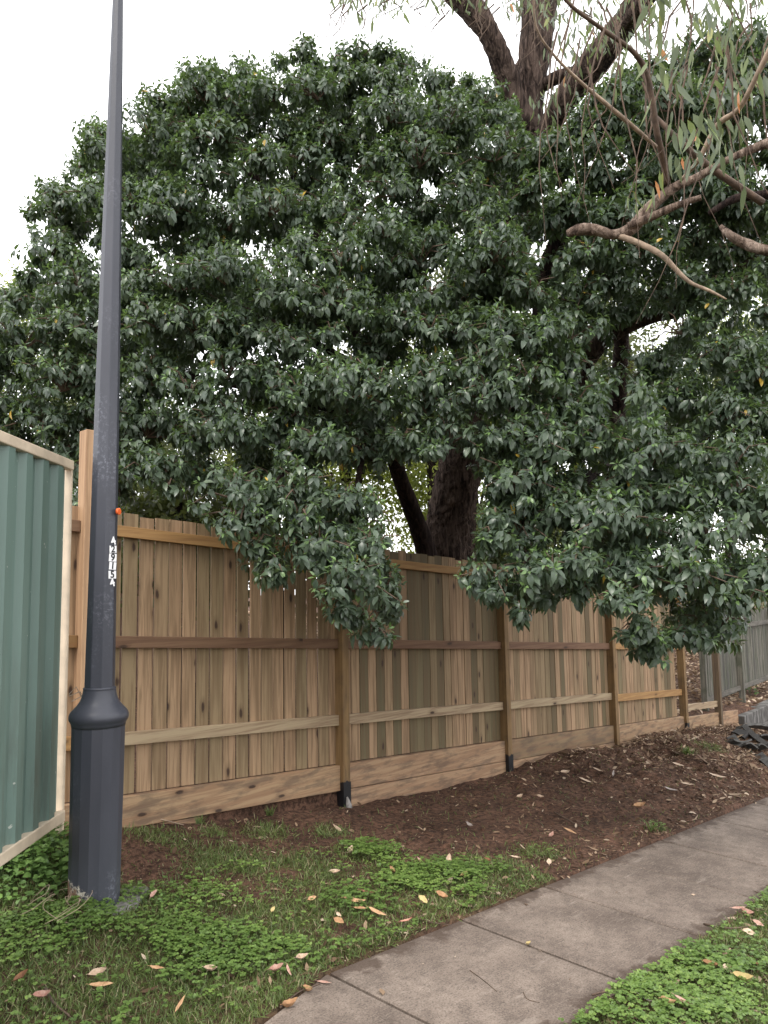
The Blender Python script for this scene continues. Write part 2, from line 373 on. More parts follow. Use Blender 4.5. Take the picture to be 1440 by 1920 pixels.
def sprigs(C, A, size, n1=8, n2=6, young=.48):
    """whorls of drooping leaves at twig tips C with twig direction A"""
    m = len(C); A = A/np.linalg.norm(A, axis=1, keepdims=True)
    ref = np.cross(A, rvec(m)); ref /= np.linalg.norm(ref, axis=1, keepdims=True); ref2 = np.cross(A, ref)
    Ps = []; Ds = []; Ns = []; Ls = []; Ws = []; Cs = []; Dr = []
    basecol = rng.random(m)*.55+.1
    yng = rng.random(m) < young
    for k in range(n1+n2):
        az = k*2.4+rng.normal(size=m)*.3
        rad = ref*np.cos(az)[:, None]+ref2*np.sin(az)[:, None]
        tip = k < 4
        s = size*(.5+.12*rng.random(m) if tip else .65+.6*rng.random(m))
        back = 0 if k < n1 else 1
        pos = C-A*(size*(.05*k if not back else .5+1.0*rng.random(m)[:, None]))
        d = rad*(.75 if tip else 1)+A*(.8 if tip else .28)+np.array([0, 0, -.1 if tip else -.62-.25*back])+rng.normal(size=(m, 3))*.18
        Nn = A*.5+np.array([0, 0, 1.])*.8+rng.normal(size=(m, 3))*.25
        Ps.append(pos+rad*.006); Ds.append(d); Ns.append(Nn); Ls.append(np.broadcast_to(s, (m,)).copy()); Ws.append(Ls[-1]*(.36+.08*rng.random(m)))
        c = basecol+rng.normal(size=m)*.12
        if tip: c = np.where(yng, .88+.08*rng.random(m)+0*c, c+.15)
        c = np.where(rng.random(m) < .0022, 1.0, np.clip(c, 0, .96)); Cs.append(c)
        Dr.append(rng.random(m)*.5+(.1 if tip else .3))
    cat = np.concatenate
    return leaf_arrays(cat(Ps), cat(Ds), cat(Ns), cat(Ls), cat(Ws), cat(Dr), .22, cat(Cs))
def inpoly(x, y, poly):
    x = np.asarray(x, float); y = np.asarray(y, float); c = np.zeros(x.shape, bool); n = len(poly)
    for i in range(n):
        x1, y1 = poly[i]; x2, y2 = poly[i-1]
        if y1 == y2: continue
        k = ((y1 > y) != (y2 > y)) & (x < (x2-x1)*(y-y1)/(y2-y1)+x1); c ^= k
    return c

# ================================================================== SETTING
def axis(fine0, fine1, step, lo, hi, extra=()):
    a = list(np.arange(fine0, fine1, step)); v = fine0; s = step
    left = []
    while v > lo: s *= 1.25; v -= s; left.append(v)
    v = a[-1]; s = step; right = []
    while v < hi: s *= 1.25; v += s; right.append(v)
    return np.array(sorted(set(np.round(left+a+right+list(extra), 4))))
gx = axis(1.0, 14.0, .03, -400, 900); gy = axis(1.1, 4.72, .03, -400, 900, (PY0-.004, PY0+.004, PY1-.004, PY1+.004, 4.735, 4.765, 4.85))
GX, GY = np.meshgrid(gx, gy, indexing='ij'); GZ = ground(GX, GY)
far = np.maximum(np.abs(GX), np.abs(GY)) > 60
greenp = [(80, 1700, .5), (60, 1850, .6), (250, 1850, .6), (400, 1780, .5), (330, 1700, .35), (500, 1720, .4), (560, 1640, .3), (420, 1620, .3), (640, 1700, .35),
          (760, 1650, .3), (860, 1640, .22), (930, 1625, .2), (1010, 1600, .15), (300, 1575, .2), (500, 1560, .15), (180, 1790, .5), (60, 1620, .4), (690, 1600, .2), (560, 1790, .25),
          (1230, 1555, .07), (1290, 1410, .1), (1420, 1380, .15), (620, 1560, .12), (400, 1560, .1), (1330, 1400, .15), (320, 1800, .5), (480, 1850, .3)]
GP = [(onground(a, b), r) for a, b, r in greenp]
bare = [(onground(a, b), r) for a, b, r in [(285, 1600, .22), (260, 1640, .15), (480, 1680, .10), (540, 1640, .12), (650, 1745, .08), (700, 1650, .10)]]
def green(X, Y):
    g = np.zeros(np.shape(X))
    for p, r in GP: g = np.maximum(g, np.exp(-(((X-p[0])**2+(Y-p[1])**2)/(r*r))**1.3))
    g = np.where(Y < PY0-.02, np.maximum(g, .9), g); g = np.where((Y < PY1+.25) & (Y > edgeY(X)) & (X < 4.3), np.maximum(g, .6), g)
    for p, r in bare: g = g*(1-.95*np.exp(-(((X-p[0])**2+(Y-p[1])**2)/(r*r))**1.2))
    g = g*np.clip(1.15+1.1*fbm(np.asarray(X)*2.6, np.asarray(Y)*2.6, 3), 0, 1.2)
    return np.clip(np.where((Y > PY0) & (Y < edgeY(X)), 0, g), 0, 1)
nx, ny = GX.shape
V = np.stack([GX, GY, GZ], -1).reshape(-1, 3); I = np.arange(nx*ny).reshape(nx, ny)
Fq = np.stack([I[:-1, :-1], I[1:, :-1], I[1:, 1:], I[:-1, 1:]], -1).reshape(-1, 4)
go = link('ground', npmesh('ground', V, Fq, green(GX, GY).ravel()), M_SOIL); tag(go, kind='structure')

# footpath: slabs between measured joints
jx = [-6, -5, -4, -3, -2, -1, 0, .95, 1.74, 2.40, 3.34, 4.14, 4.99, 5.75, 6.75, 7.75, 8.8, 9.8, 10.8, 11.8, 12.8, 13.8, 14.8, 16, 17, 18, 19, 20, 22, 24, 26, 28, 30]
fp = MB()
for i in range(len(jx)-1):
    x0, x1 = jx[i]+.009, jx[i+1]-.009; sk0 = .05; dz = random.uniform(-.003, .003)
    def cz(x, y): return pathz(x, y)+dz
    E0, E1 = float(edgeY(x0)), float(edgeY(x1)); q = [(x0, E0), (x1, E1), (x1+sk0, PY0), (x0+sk0, PY0)]
    # chamfered slab edge
    c = .008; inn = [(x0+c, E0-c), (x1-c, E1-c), (x1+sk0-c, PY0+c), (x0+sk0+c, PY0+c)]
    vs = [(x, y, cz(x, y)-.06) for x, y in q]+[(x, y, cz(x, y)-.006) for x, y in q]+[(x, y, cz(x, y)) for x, y in inn]
    fs = [(8, 11, 10, 9)]+[(a, a+4, (a+1) % 4+4, (a+1) % 4) for a in range(4)]+[(a+4, a+8, (a+1) % 4+8, (a+1) % 4+4) for a in range(4)]
    fp.add(vs, [tuple(reversed(f)) if k else f for k, f in enumerate(fs)], random.random())
tag(fp.build('footpath', M_CONC), kind='structure')

# ================================================================== NEW TIMBER FENCE
fence = empty('timber_fence', (4.4, YF, ground(4.4, YF-.1)), 'new treated pine paling fence with three rails, posts and sleepers along the footpath', 'fence')
posts = [(2.21, 2.80, W_POSTP, 0), (4.40, 2.30, W_POST, .17), (6.70, 2.26, W_POST, .13), (9.02, 2.22, W_POST, 0), (11.12, 2.24, W_POST, .12), (12.42, 2.24, W_POSTG, 0)]
YR = YF            # front of rails
YP0, YP1 = YF-.045, YF+.055
PW = .075
def hz(X): return GA*X
for i, (x, top, m, bl) in enumerate(posts):
    w_ = .088 if i == 0 else PW
    zb = float(ground(x, YF-.06))-.25; y0 = YP0-(.0 if i else .0)
    mb = MB()
    ramp_ = -.004 if i == 3 else 0
    mb.box((x-w_/2, y0, zb), (x+w_/2, YP1, hz(x)+top), c=.1+.13*i)
    po = mb.build('post', m, fence, bevel=.004)
    if i == 0: tag(po, 'tall pale end post standing above the fence')
    if bl:
        g0 = float(ground(x, YF-.06))
        sl = MB(); z1 = g0+bl+.03
        n = 8
        for (ax, ay, bx, by) in ((x-w_/2-.003, y0-.003, x+w_/2+.003, y0-.003), (x-w_/2-.003, YP1+.003, x-w_/2-.003, y0-.003), (x+w_/2+.003, y0-.003, x+w_/2+.003, YP1+.003)):
            vs = []; fs = []
            for k in range(n+1):
                t = k/n; X_ = ax+(bx-ax)*t; Y_ = ay+(by-ay)*t
                vs += [(X_, Y_, g0-.1), (X_, Y_, z1+(random.uniform(-.015, .012) if 0 < k < n else 0))]
            for k in range(n): fs.append((2*k, 2*k+2, 2*k+3, 2*k+1))
            sl.add(vs, fs)
        sl.build('painted_foot', M_BLACK, po)
        if i == 1:
            ce = MB(); ce.tube([(x-.01, y0-.03, g0-.03), (x-.012, y0-.03, g0+.03), (x-.014, y0-.012, g0+.085)], [.035, .022, .008], 7, rough=.4)
            ce.build('cement_splash', M_CEM, po, smooth=True)
def bay(xa, xb, rails, pal=True, sleepers=2, s0=.49, pmax=None, low=(.80, .885)):
    for (z0, z1, m) in rails:
        MB().box((xa, YR+.0, z0), (xb, YR+.042, z1), sh=GA).build('rail', m, fence, bevel=.003)
    if pal:
        mb = MB(); kk = 0; x = xa+.002; xe = pmax or xb+.03; top = 2.305
        while x < xe-.02:
            wd = random.uniform(.094, .101); gap = random.choice([.012, .014, .017, .019]) if xa < 4 else random.choice([.003, .005, .007, .009])
            x1 = min(x+wd, xe)
            c = random.random(); kk += 1; tp = top+random.uniform(-.012, .008)
            yb = YR+.044+random.uniform(0, .004)
            mb.box((x, yb, s0+.004), (x1, yb+.013, tp), c=c, sh=GA, tilt=random.uniform(-.0012, .0012))
            x = x1+gap
        mb.build('paling_panel', W_PALE, fence)
    for k in range(sleepers):
        z1 = s0-.205*k
        MB().box((xa, YR-.008-.002*k, z1-.2), (xb, YR+.042, z1), sh=GA).build('sleeper', W_SLEEP, fence, bevel=.005)
h = PW/2+.001
r1 = (2.145, 2.218); r2 = (1.425, 1.502); r3 = (.806, .888)
bay(1.55, 2.21-.046, [(*r1, W_RAIL2), (*r2, W_RAIL1), (*r3, W_RAIL1)], sleepers=1)
bay(2.21+.046, 4.40-h, [(*r1, W_RAIL1), (*r2, W_RAIL2), (*r3, W_RAIL3)], sleepers=1)
MB().box((2.3, YR-.001, .1), (3.05, YR+.038, .283), sh=GA).build('sleeper', W_SLEEP, fence)
bay(4.40+h, 6.70-h, [(*r1, W_RAIL1), (*r2, W_RAIL2), (*r3, W_RAIL3)], sleepers=2, s0=.496)
bay(6.70+h, 9.02-h, [(*r1, W_RAIL3), (*r2, W_RAIL2), (*r3, W_RAIL3)], s0=.492)
bay(9.02+h, 11.12-h, [(*r1, W_RAIL1), (*r2, W_RAIL1), (.775, .862, W_RAIL1)], s0=.478, pmax=10.98)
bay(11.12+h, 12.42-h, [(.545, .635, W_RAIL3)], pal=False, s0=.458)
bay(12.42+h, 13.2, [], pal=False, s0=.455, sleepers=3)

# ================================================================== OLD GREY FENCE + RETAINING WALL
d0 = nrm((math.cos(math.radians(3.9)), math.sin(math.radians(3.9)), 0))
def along(o, t, z): return np.array([o[0]+d0[0]*t, o[1]+d0[1]*t, z])
og = np.array([12.62, 4.98, 0]); nv = np.array([-d0[1], d0[0], 0])
gf = empty('weathered_fence', (12.62, 4.98, -.4), 'old grey weathered paling fence past the end of the new fence', 'fence')
mb = MB(); t = .02
while t < 14:
    wd = random.uniform(.085, .1); tp = 1.12+random.uniform(-.03, .03)
    mb.obox(along(og, t, -.30+random.uniform(-.01, .01))+nv*(.045+random.uniform(0, .008)), d0*wd, nv*.014, (random.uniform(-.01, .01), 0, tp+.3)); t += wd+random.uniform(.004, .014)
mb.build('paling_panel', W_GREY, gf)
for z in (-.27, .82): MB().obox(along(og, 0, z), d0*14, nv*.042, (0, 0, .075)).build('rail', W_GREYX, gf)
for t in (-.1, 1.95, 4.3, 6.7, 9.1, 11.5, 13.9): MB().obox(along(og, t, -.9)-nv*.05, d0*.075, nv*.09, (0, 0, 2.0)).build('post', W_GREY, gf)
rw = empty('retaining_wall', (13.25, 4.62, -1.0), 'old stained timber sleeper retaining wall below the grey fence', 'wall')
o2 = np.array([13.22, 4.62, 0])
for k, (z0, z1) in enumerate(((-.78, -.52), (-1.04, -.785), (-1.3, -1.045))):
    for s in range(4): MB().obox(along(o2, s*3.0, z0), d0*2.99, nv*.2, (0, 0, z1-z0)).build('wall_sleeper', W_WALL, rw, bevel=.006)
# heap of old boards
heapP = onground(1410, 1405)
boards = [(1388, 1362, 1446, 1364, .10, .03, .10), (1397, 1366, 1440, 1402, .07, .05, .16), (1375, 1367, 1400, 1376, .12, .02, .05), (1366, 1384, 1400, 1384, .13, .02, .02), (1392, 1393, 1412, 1400, .14, .02, .05),
          (1400, 1395, 1432, 1412, .10, .02, .02), (1412, 1400, 1430, 1404, .16, .02, .10), (1424, 1410, 1442, 1424, .10, .02, .04), (1428, 1418, 1448, 1432, .10, .02, .02), (1370, 1374, 1388, 1392, .12, .03, .0),
          (1420, 1378, 1450, 1384, .12, .02, .06), (1405, 1372, 1446, 1376, .12, .02, .04)]
hg = ['long grey board along the top of the timber heap', 'long narrow dark beam sloping down across the timber heap', 'short grey board tilted at the left top of the heap', 'dark board end low at the left of the heap',
      'pale split board in the middle of the heap', 'broken grey board below the sloping beam in the heap', 'square grey offcut lying under the sloping beam', 'pale bent board at the lower right of the heap',
      'lowest pale board of the timber heap beside the footpath', 'dark curved board end nearest the last fence post', 'pale board to the right of the sloping beam', 'grey board just under the long top board of the heap']
for k, (a, b, c, d, wd, th, lift) in enumerate(boards):
    def hp(px, py, l):
        p = onground(px, min(py+10, 1446)); return p+np.array([0, 0, l*.35+.01])
    p = hp(a, b, lift); q = hp(c, d, lift); u = q-p; L = np.linalg.norm(u); sd_ = nrm(np.cross(u, (0.2*random.uniform(-1, 1), .5, 1)))
    upv = nrm(np.cross(sd_, u))
    if upv[2] < 0: upv = -upv
    bo = MB()
    # board with a slight bow and splintered ends
    n = 5; vs = []; fs = []
    for i in range(n+1):
        t = i/n; c_ = p+u*t-upv*.03*math.sin(math.pi*t)*(1 if k % 2 else -1); e = .35*wd*(random.random() if i in (0, n) else 0)
        for (su, sv) in ((-.5, 0), (.5, 0), (.5, 1), (-.5, 1)): vs.append(c_+sd_*su*wd+upv*sv*th+nrm(u)*(e if su > 0 else -e*.5))
    for i in range(n):
        for j in range(4): fs.append((i*4+j, i*4+(j+1) % 4, i*4+4+(j+1) % 4, i*4+4+j))
    fs += [(3, 2, 1, 0), (n*4, n*4+1, n*4+2, n*4+3)]
    bo.add(vs, fs, random.random())
    tag(bo.build('timber_board', W_OLD), hg[k], 'board', 'old boards heaped at the end of the fence')

# ================================================================== GREEN SHEET STEEL FENCE
sf_o = np.array([1.93, 4.40, 0]); sd0 = nrm((-.722, -.692, 0)); sn = np.array([sd0[1], -sd0[0], 0])
if sn@(-sf_o) < 0: sn = -sn
sf = empty('steel_fence', (1.93, 4.40, .3), 'green corrugated sheet steel fence with cream trim at the left edge', 'fence')
zt, zbm = 2.36, .40
mb = MB(); prof = [(0, 0), (.055, 0), (.075, .032), (.135, .032), (.155, 0)]; per = .19
pts = []; t = .03
while t < 4.2:
    for a, b in ((0, 0), (.075, 0), (.10, .034), (.165, .034)): pts.append((t+a, b))
    t += .19
vs = []
for (a, b) in pts:
    base = sf_o+sd0*a+sn*b; vs += [(*base[:2], zbm-.02), (*base[:2], zt-.01)]
mb.add(vs, [(2*i, 2*i+2, 2*i+3, 2*i+1) for i in range(len(pts)-1)]); sh = mb.build('sheet_panel', M_STEEL, sf)
so_ = sh.modifiers.new('s', 'SOLIDIFY'); so_.thickness = .002
def railbox(z0, z1, th, name):
    o = sf_o-sn*.018+sd0*0; m_ = MB(); m_.obox((*o[:2], z0), sd0*4.3, sn*(th), (0, 0, z1-z0)); return m_.build(name, M_CREAM, sf, bevel=.006)
railbox(zt-.028, zt+.028, .062, 'top_rail'); railbox(zbm-.045, zbm+.015, .062, 'bottom_rail')
MB().obox((*(sf_o-sn*.02-sd0*.035)[:2], zbm-.12), sd0*.022, sn*.045, (0, 0, zt-zbm+.155)).build('end_post', M_CREAM, sf, bevel=.006)
wr = MB(); c0 = sf_o+sn*.06-sd0*.02
wr.tube([(c0[0]-.03, c0[1]-.02, 1.04), (c0[0]+.03, c0[1]-.03, 1.06), (c0[0]+.06, c0[1], 1.0), (c0[0]+.07, c0[1]+.01, .85), (c0[0]+.06, c0[1]+.02, .70), (c0[0]+.12, c0[1]+.02, .62)], .003, 5)
wr.tube([(c0[0]-.03, c0[1]-.02, 1.05), (c0[0]+.0, c0[1]-.04, 1.09), (c0[0]+.04, c0[1]-.02, 1.03), (c0[0]-.02, c0[1]-.03, 1.01)], .003, 5)
wr.build('tie_wire', M_WIRE, sf)

# ================================================================== LAMP POST
PB = np.array([1.9124, 3.9087, .031])
pole = empty('lamp_post', PB, 'tall dark blue-grey tapered lamp post with flared collar in front of the fences', 'lamp post')
lean = np.array([.69, -.72, 0])*.0055
def ringmesh(zs, rs, n, phase=0, fil=0):
    mb = MB(); vs = []; fs = []
    for z, r in zip(zs, rs):
        c = PB+np.array([0, 0, z-PB[2]])+lean*z
        for j in range(n):
            a = 2*math.pi*j/n+phase; vs.append((c[0]+r*math.cos(a), c[1]+r*math.sin(a), z))
    for i in range(len(zs)-1):
        for j in range(n): fs.append((i*n+j, i*n+(j+1) % n, (i+1)*n+(j+1) % n, (i+1)*n+j))
    fs += [tuple(range(n-1, -1, -1)), tuple(range((len(zs)-1)*n, len(zs)*n))]
    mb.add(vs, fs); return mb
def poleobj(name, mb, smooth=False, bevel=0):
    # keep vertices in the pole's own coordinates so that its paint is laid out from its base
    mb.v = [(x-PB[0], y-PB[1], z-PB[2]) for x, y, z in mb.v]
    o = mb.build(name, M_POLE, None, bevel, smooth); o.parent = pole; return o
ph = math.radians(27.5)
poleobj('shaft', ringmesh([1.12, 1.5, 1.93, 2.57, 3.2, 3.72, 4.3, 5.0, 6.5, 7.2], [.077, .0735, .070, .0655, .058, .0505, .041, .031, .029, .028], 8, ph), bevel=.004)
poleobj('base_sleeve', ringmesh([-.25, 0.05, .30, .60, .935], [.126, .126, .128, .131, .133], 16, ph), bevel=.003)
zs = [.93, .945, .955, .965, .978, .99, 1.005, 1.022, 1.04, 1.06, 1.085, 1.112, 1.118, 1.122, 1.128]
rs = [.134, .136, .1405, .147, .1485, .147, .140, .124, .108, .095, .086, .0815, .081, .083, .078]
poleobj('collar', ringmesh(zs, rs, 40), smooth=True)
# footing
ft = MB(); n = 14; c_ = PB+np.array([.09, -.03, 0]); vs = []; fs = []
for zz, sc in ((-.12, 1), (.0, .98), (.022, .9)):
    for j in range(n):
        a = 2*math.pi*j/n; rr = .19*sc*(1+.14*math.sin(3*a+1)+.08*math.sin(7*a)); vs.append((c_[0]+rr*math.cos(a), c_[1]+.8*rr*math.sin(a), PB[2]+zz+random.uniform(-.006, .006)))
for i in range(2):
    for j in range(n): fs.append((i*n+j, i*n+(j+1) % n, (i+1)*n+(j+1) % n, (i+1)*n+j))
fs.append(tuple(range(2*n, 3*n))); ft.add(vs, fs)
tag(ft.build('concrete_footing', M_CEM), 'cracked grey concrete footing round the foot of the lamp post', 'footing')
# number plates on the shaft
tocam = nrm((CAM-PB)*(1, 1, 0)); rt = nrm(np.cross((0, 0, 1), tocam))         # rt points to the viewer's right
def pole_r(z): return float(np.interp(z, [1.12, 1.5, 1.93, 2.57], [.077, .0735, .070, .0655]))
def glyph(ch, size):
    cu = bpy.data.curves.new('t', 'FONT'); cu.body = ch; cu.size = size; cu.align_x = 'CENTER'; cu.align_y = 'CENTER'; cu.extrude = .0008; cu.offset = .0012
    o = bpy.data.objects.new('t', cu); COL.objects.link(o); dg = bpy.context.evaluated_depsgraph_get(); dg.update()
    me = bpy.data.meshes.new_from_object(o.evaluated_get(dg)); bpy.data.objects.remove(o); return me
def onpole(px, py):
    r = ray(px, py); best = None
    for t in np.arange(3.6, 4.4, .0005):
        p = CAM+r*t; c = PB+lean*p[2]
        # octagon distance
        q = p[:2]-c[:2]; m_ = max(q@np.array([math.cos(ph+math.pi/8+k*math.pi/4), math.sin(ph+math.pi/8+k*math.pi/4)]) for k in range(8))
        if m_ < pole_r(p[2])*math.cos(math.pi/8):
            kk = max(range(8), key=lambda k: q@np.array([math.cos(ph+math.pi/8+k*math.pi/4), math.sin(ph+math.pi/8+k*math.pi/4)]))
            return p, np.array([math.cos(ph+math.pi/8+kk*math.pi/4), math.sin(ph+math.pi/8+kk*math.pi/4), 0])
for ch, px, py, wpx, hpx in (('4', 212, 1015, 0, 14), ('2', 211.5, 1030, 12, 14), ('9', 211, 1045.5, 13, 15), ('1', 210.8, 1061, 12, 14.5), ('5', 210.2, 1077.5, 13, 15), ('4', 210, 1093, 0, 14)):
    p, nn = onpole(px, py); k = 4.1/1440; rr_ = nrm(np.cross((0, 0, 1), nn)); rot = random.uniform(-.06, .06) if wpx else .3
    a = math.cos(rot)*rr_+math.sin(rot)*np.array([0, 0, 1]); b = np.cross(nn, a)
    p = p-PB
    if wpx:
        mb = MB(); fw = wpx*k*1.25; fh = hpx*k*.96
        fw *= .95; mb.obox(p-a*fw/2-b*fh/2+nn*.0015, a*fw, b*fh, nn*.0012); pl = mb.build('number_plate', M_WHITE); pl.parent = pole
        me = glyph(ch, .052); mat = M_INK; off = .0032
    else: me = glyph(ch, .06); mat = M_WHITE; off = .003
    T = Matrix(((a[0], b[0], nn[0], 0), (a[1], b[1], nn[1], 0), (a[2], b[2], nn[2], 0), (0, 0, 0, 1)))
    sx = .95; me.transform(Matrix.Diagonal((sx, 1, 1, 1))); me.transform(T); q = p+nn*off
    me.transform(Matrix.Translation(q)); me.materials.clear(); me.materials.append(mat)
    o = bpy.data.objects.new('number', me); COL.objects.link(o); o.parent = pl if wpx else pole
mb = MB(); pr = atd(222.5, 959, 4.08)-PB; dd = nrm(tocam*.55+rt*.8)
mb.tube([pr-dd*.006, pr+dd*.004, pr+dd*.006], [.018, .018, .015], 20, cap=True); o = mb.build('reflector_disc', M_ORANGE, smooth=False); o.parent = pole

# ================================================================== TREES
def curve_pts(ctrl, k=6):
    P = [np.asarray(c, float) for c in ctrl]; out_ = []
    P = [2*P[0]-P[1]]+P+[2*P[-1]-P[-2]]
    for i in range(1, len(P)-2):
        for j in range(k):
            t = j/k; a, b, c, d = P[i-1:i+3]
            out_.append(.5*((2*b)+(-a+c)*t+(2*a-5*b+4*c-d)*t*t+(-a+3*b-3*c+d)*t**3))
    out_.append(P[-2]); return out_
def limb(ctrl, name, mat, parent, n=16, k=6, rough=.10, wob=0.0):
    """ctrl: (px, py, depth, width px) along the limb"""
    q = []
    for c in ctrl:
        p = atd(*c[:3]) if c[2] is not None else c[0]; q.append(np.append(p, c[3]*c[2]/F_PX/2))
    cp = curve_pts(q, k); pts = [c[:3] for c in cp]; rad = [max(.0015, c[3]) for c in cp]
    if wob: pts = [p+np.array([random.gauss(0, wob) for _ in range(3)]) for p in pts]
    mb = MB(); mb.tube(pts, rad, n, rough=rough)
    return mb.build(name, mat, parent, smooth=True)
# ---- rough-barked gum
bp = atd(838, 1180, 9.2); bp[2] = ground(bp[0], bp[1])
gum = empty('gum_tree', bp, 'tall gum tree with thick furrowed brown trunk forking above the dense crown', 'tree')
limb([(836, 1180, 9.2, 140), (838, 1060, 9.2, 112), (845, 985, 9.2, 92), (852, 930, 9.15, 84), (868, 850, 9.1, 84), (890, 700, 9, 80), (920, 520, 8.8, 78), (955, 360, 8.6, 76), (983, 240, 8.4, 74)], 'trunk', M_BARK, gum, 40, 10, .13)
limb([(985, 260, 8.4, 62), (995, 170, 8.4, 54), (1005, 80, 8.4, 60), (1018, -40, 8.5, 66), (1040, -180, 8.6, 50)], 'limb', M_BARK, gum, 28, 8, .12)
limb([(985, 250, 8.35, 50), (960, 190, 8.3, 52), (945, 130, 8.2, 44), (918, 65, 8.1, 40), (888, 20, 8.1, 48), (850, -25, 8.1, 52), (800, -90, 8, 44)], 'limb', M_BARK, gum, 24, 8, .12)
limb([(975, 470, 8.2, 36), (1005, 320, 8.1, 38), (1025, 250, 8.0, 40), (1062, 185, 7.8, 48), (1108, 125, 7.6, 56), (1160, 60, 7.4, 52), (1215, -20, 7.2, 46)], 'limb', M_BARK, gum, 24, 8, .12)
limb([(1012, 165, 8.4, 22), (1045, 145, 8.2, 24), (1080, 135, 8.0, 22)], 'limb', M_BARK, gum, 14, 6, .1)
limb([(960, 150, 8.5, 20), (985, 110, 8.7, 22), (1010, 60, 8.8, 20)], 'limb', M_BARK, gum, 14, 6, .1)
# branches reaching over the footpath, carried by a limb out of the frame
limb([(1160, 60, 7.4, 26), (1330, -120, 6.2, 40), (1520, -60, 5.0, 46), (1560, 160, 4.6, 40), (1550, 320, 4.6, 30), (1540, 480, 4.65, 20), (1510, 560, 4.7, 10), (1490, 620, 4.75, 3)], 'branch', M_BARK, gum, 16, 8, .1)
br = limb([(1540, 250, 4.6, 26), (1460, 262, 4.6, 20), (1370, 297, 4.6, 13), (1308, 332, 4.6, 15), (1262, 353, 4.6, 18), (1215, 392, 4.6, 22), (1185, 428, 4.6, 24), (1150, 440, 4.6, 18), (1120, 432, 4.6, 20), (1090, 430, 4.6, 22), (1064, 438, 4.6, 14)], 'branch', M_BARKP, gum, 12, 6, .12)
limb([(1178, 425, 4.58, 16), (1225, 405, 4.5, 15), (1270, 385, 4.45, 13), (1315, 370, 4.4, 11)], 'branch', M_BARKP, gum, 10, 5, .12)
tag(limb([(1155, 440, 4.6, 12), (1200, 457, 4.55, 12), (1240, 478, 4.5, 11), (1272, 510, 4.5, 9), (1295, 530, 4.5, 7), (1330, 545, 4.5, 6), (1362, 561, 4.5, 3)], 'branch', M_TWIGP, gum, 8, 5, .12), 'bare pale dead branch hanging down to the right')
limb([(1540, 480, 4.7, 22), (1440, 470, 4.7, 20), (1400, 458, 4.8, 20), (1370, 442, 4.8, 16), (1352, 425, 4.9, 8)], 'branch', M_BARKP, gum, 10, 5, .12)
limb([(1275, 340, 4.2, 6), (1310, 300, 4.0, 9), (1345, 235, 3.9, 11), (1385, 205, 3.8, 10), (1415, 150, 3.7, 10), (1450, 80, 3.6, 12)], 'branch', M_TWIGP, gum, 8, 5, .1)
limb([(1250, 345, 4.6, 9), (1243, 300, 4.5, 12), (1232, 250, 4.4, 12), (1215, 150, 4.3, 11), (1190, 100, 4.2, 10), (1130, 55, 4.0, 8), (1070, 10, 3.9, 7), (1030, -40, 3.8, 6)], 'branch', M_TWIG, gum, 8, 5, .1)
limb([(1230, 275, 4.4, 7), (1190, 240, 4.3, 8), (1140, 198, 4.2, 8), (1090, 155, 4.1, 6), (1040, 105, 4.0, 5), (1005, 50, 3.9, 4), (1000, -30, 3.8, 4)], 'branch', M_TWIGP, gum, 8, 5, .1)
limb([(1430, 380, 5.2, 14), (1340, 320, 5.1, 13), (1280, 270, 5.0, 11), (1225, 215, 5.0, 8)], 'branch', M_TWIG, gum, 8, 5, .1)
limb([(1440, 365, 5.4, 18), (1380, 372, 5.4, 16), (1330, 400, 5.4, 10)], 'branch', M_BARKD, gum, 8, 5, .1)
gt = MB()
rs_ = random.Random(5)
for k in range(44):
    x = rs_.uniform(1040, 1450); y = rs_.uniform(-60, 160); d = rs_.uniform(3.4, 5.4); L = rs_.uniform(60, 420) if x < 1330 else rs_.uniform(100, 500)
    pts = []; xx, yy = x, y
    dx = rs_.uniform(-.45, .35); cv = rs_.uniform(-9, 9)
    for s in range(7): pts.append(atd(xx, yy, d)); xx += dx*L/6+rs_.uniform(-11, 11)+cv*(s-2); yy += L/6
    gt.tube(pts, [(.0065-.0009*i)*rs_.uniform(.7, 1.2)*(d/4.4) for i in range(7)], 5, cap=False)
# twigs at the top
for k in range(110):
    x = rs_.uniform(640, 1120) if k < 46 else rs_.uniform(1000, 1450); y = rs_.uniform(-30, 20 if k < 46 else 200); d = rs_.uniform(6.5, 8.4); pts = []
    xx, yy = x, y; L = rs_.uniform(30, 110)
    for s in range(5): pts.append(atd(xx, yy, d)); xx += rs_.uniform(-22, 14); yy += L/5
    gt.tube(pts, [.008, .006, .005, .004, .002], 5, cap=False)
tag(gt.build('twigs', M_TWIG, gum), kind='stuff')
def gumleaves(spec):
    P = []; L = []; D = []
    for (n, x0, x1, y0, y1, d0_, d1_, l0, l1) in spec:
        cx = rng.uniform(x0, x1, n//5+1); cy = rng.uniform(y0, y1, n//5+1); cdp = rng.uniform(d0_, d1_, n//5+1)
        for k in range(n):
            j = k//5; s = 26*4/cdp[j]
            p = atd(cx[j]+rng.normal()*s, cy[j]+rng.normal()*s*.7, cdp[j]+rng.normal()*.08)
            P.append(p); L.append(rng.uniform(l0, l1)); D.append([rng.normal()*.35, rng.normal()*.35, -1])
    n = len(P); N = rvec(n)*(1, 1, .3); c = np.clip(rng.random(n)**1.1*.93, 0, 1); c[rng.random(n) < .012] = 1.0
    L = np.array(L); return leaf_arrays(P, D, N, L, L*rng.uniform(.15, .23, n), rng.random(n)*.5, .2, c, ((.25, .5), (.6, .42)))
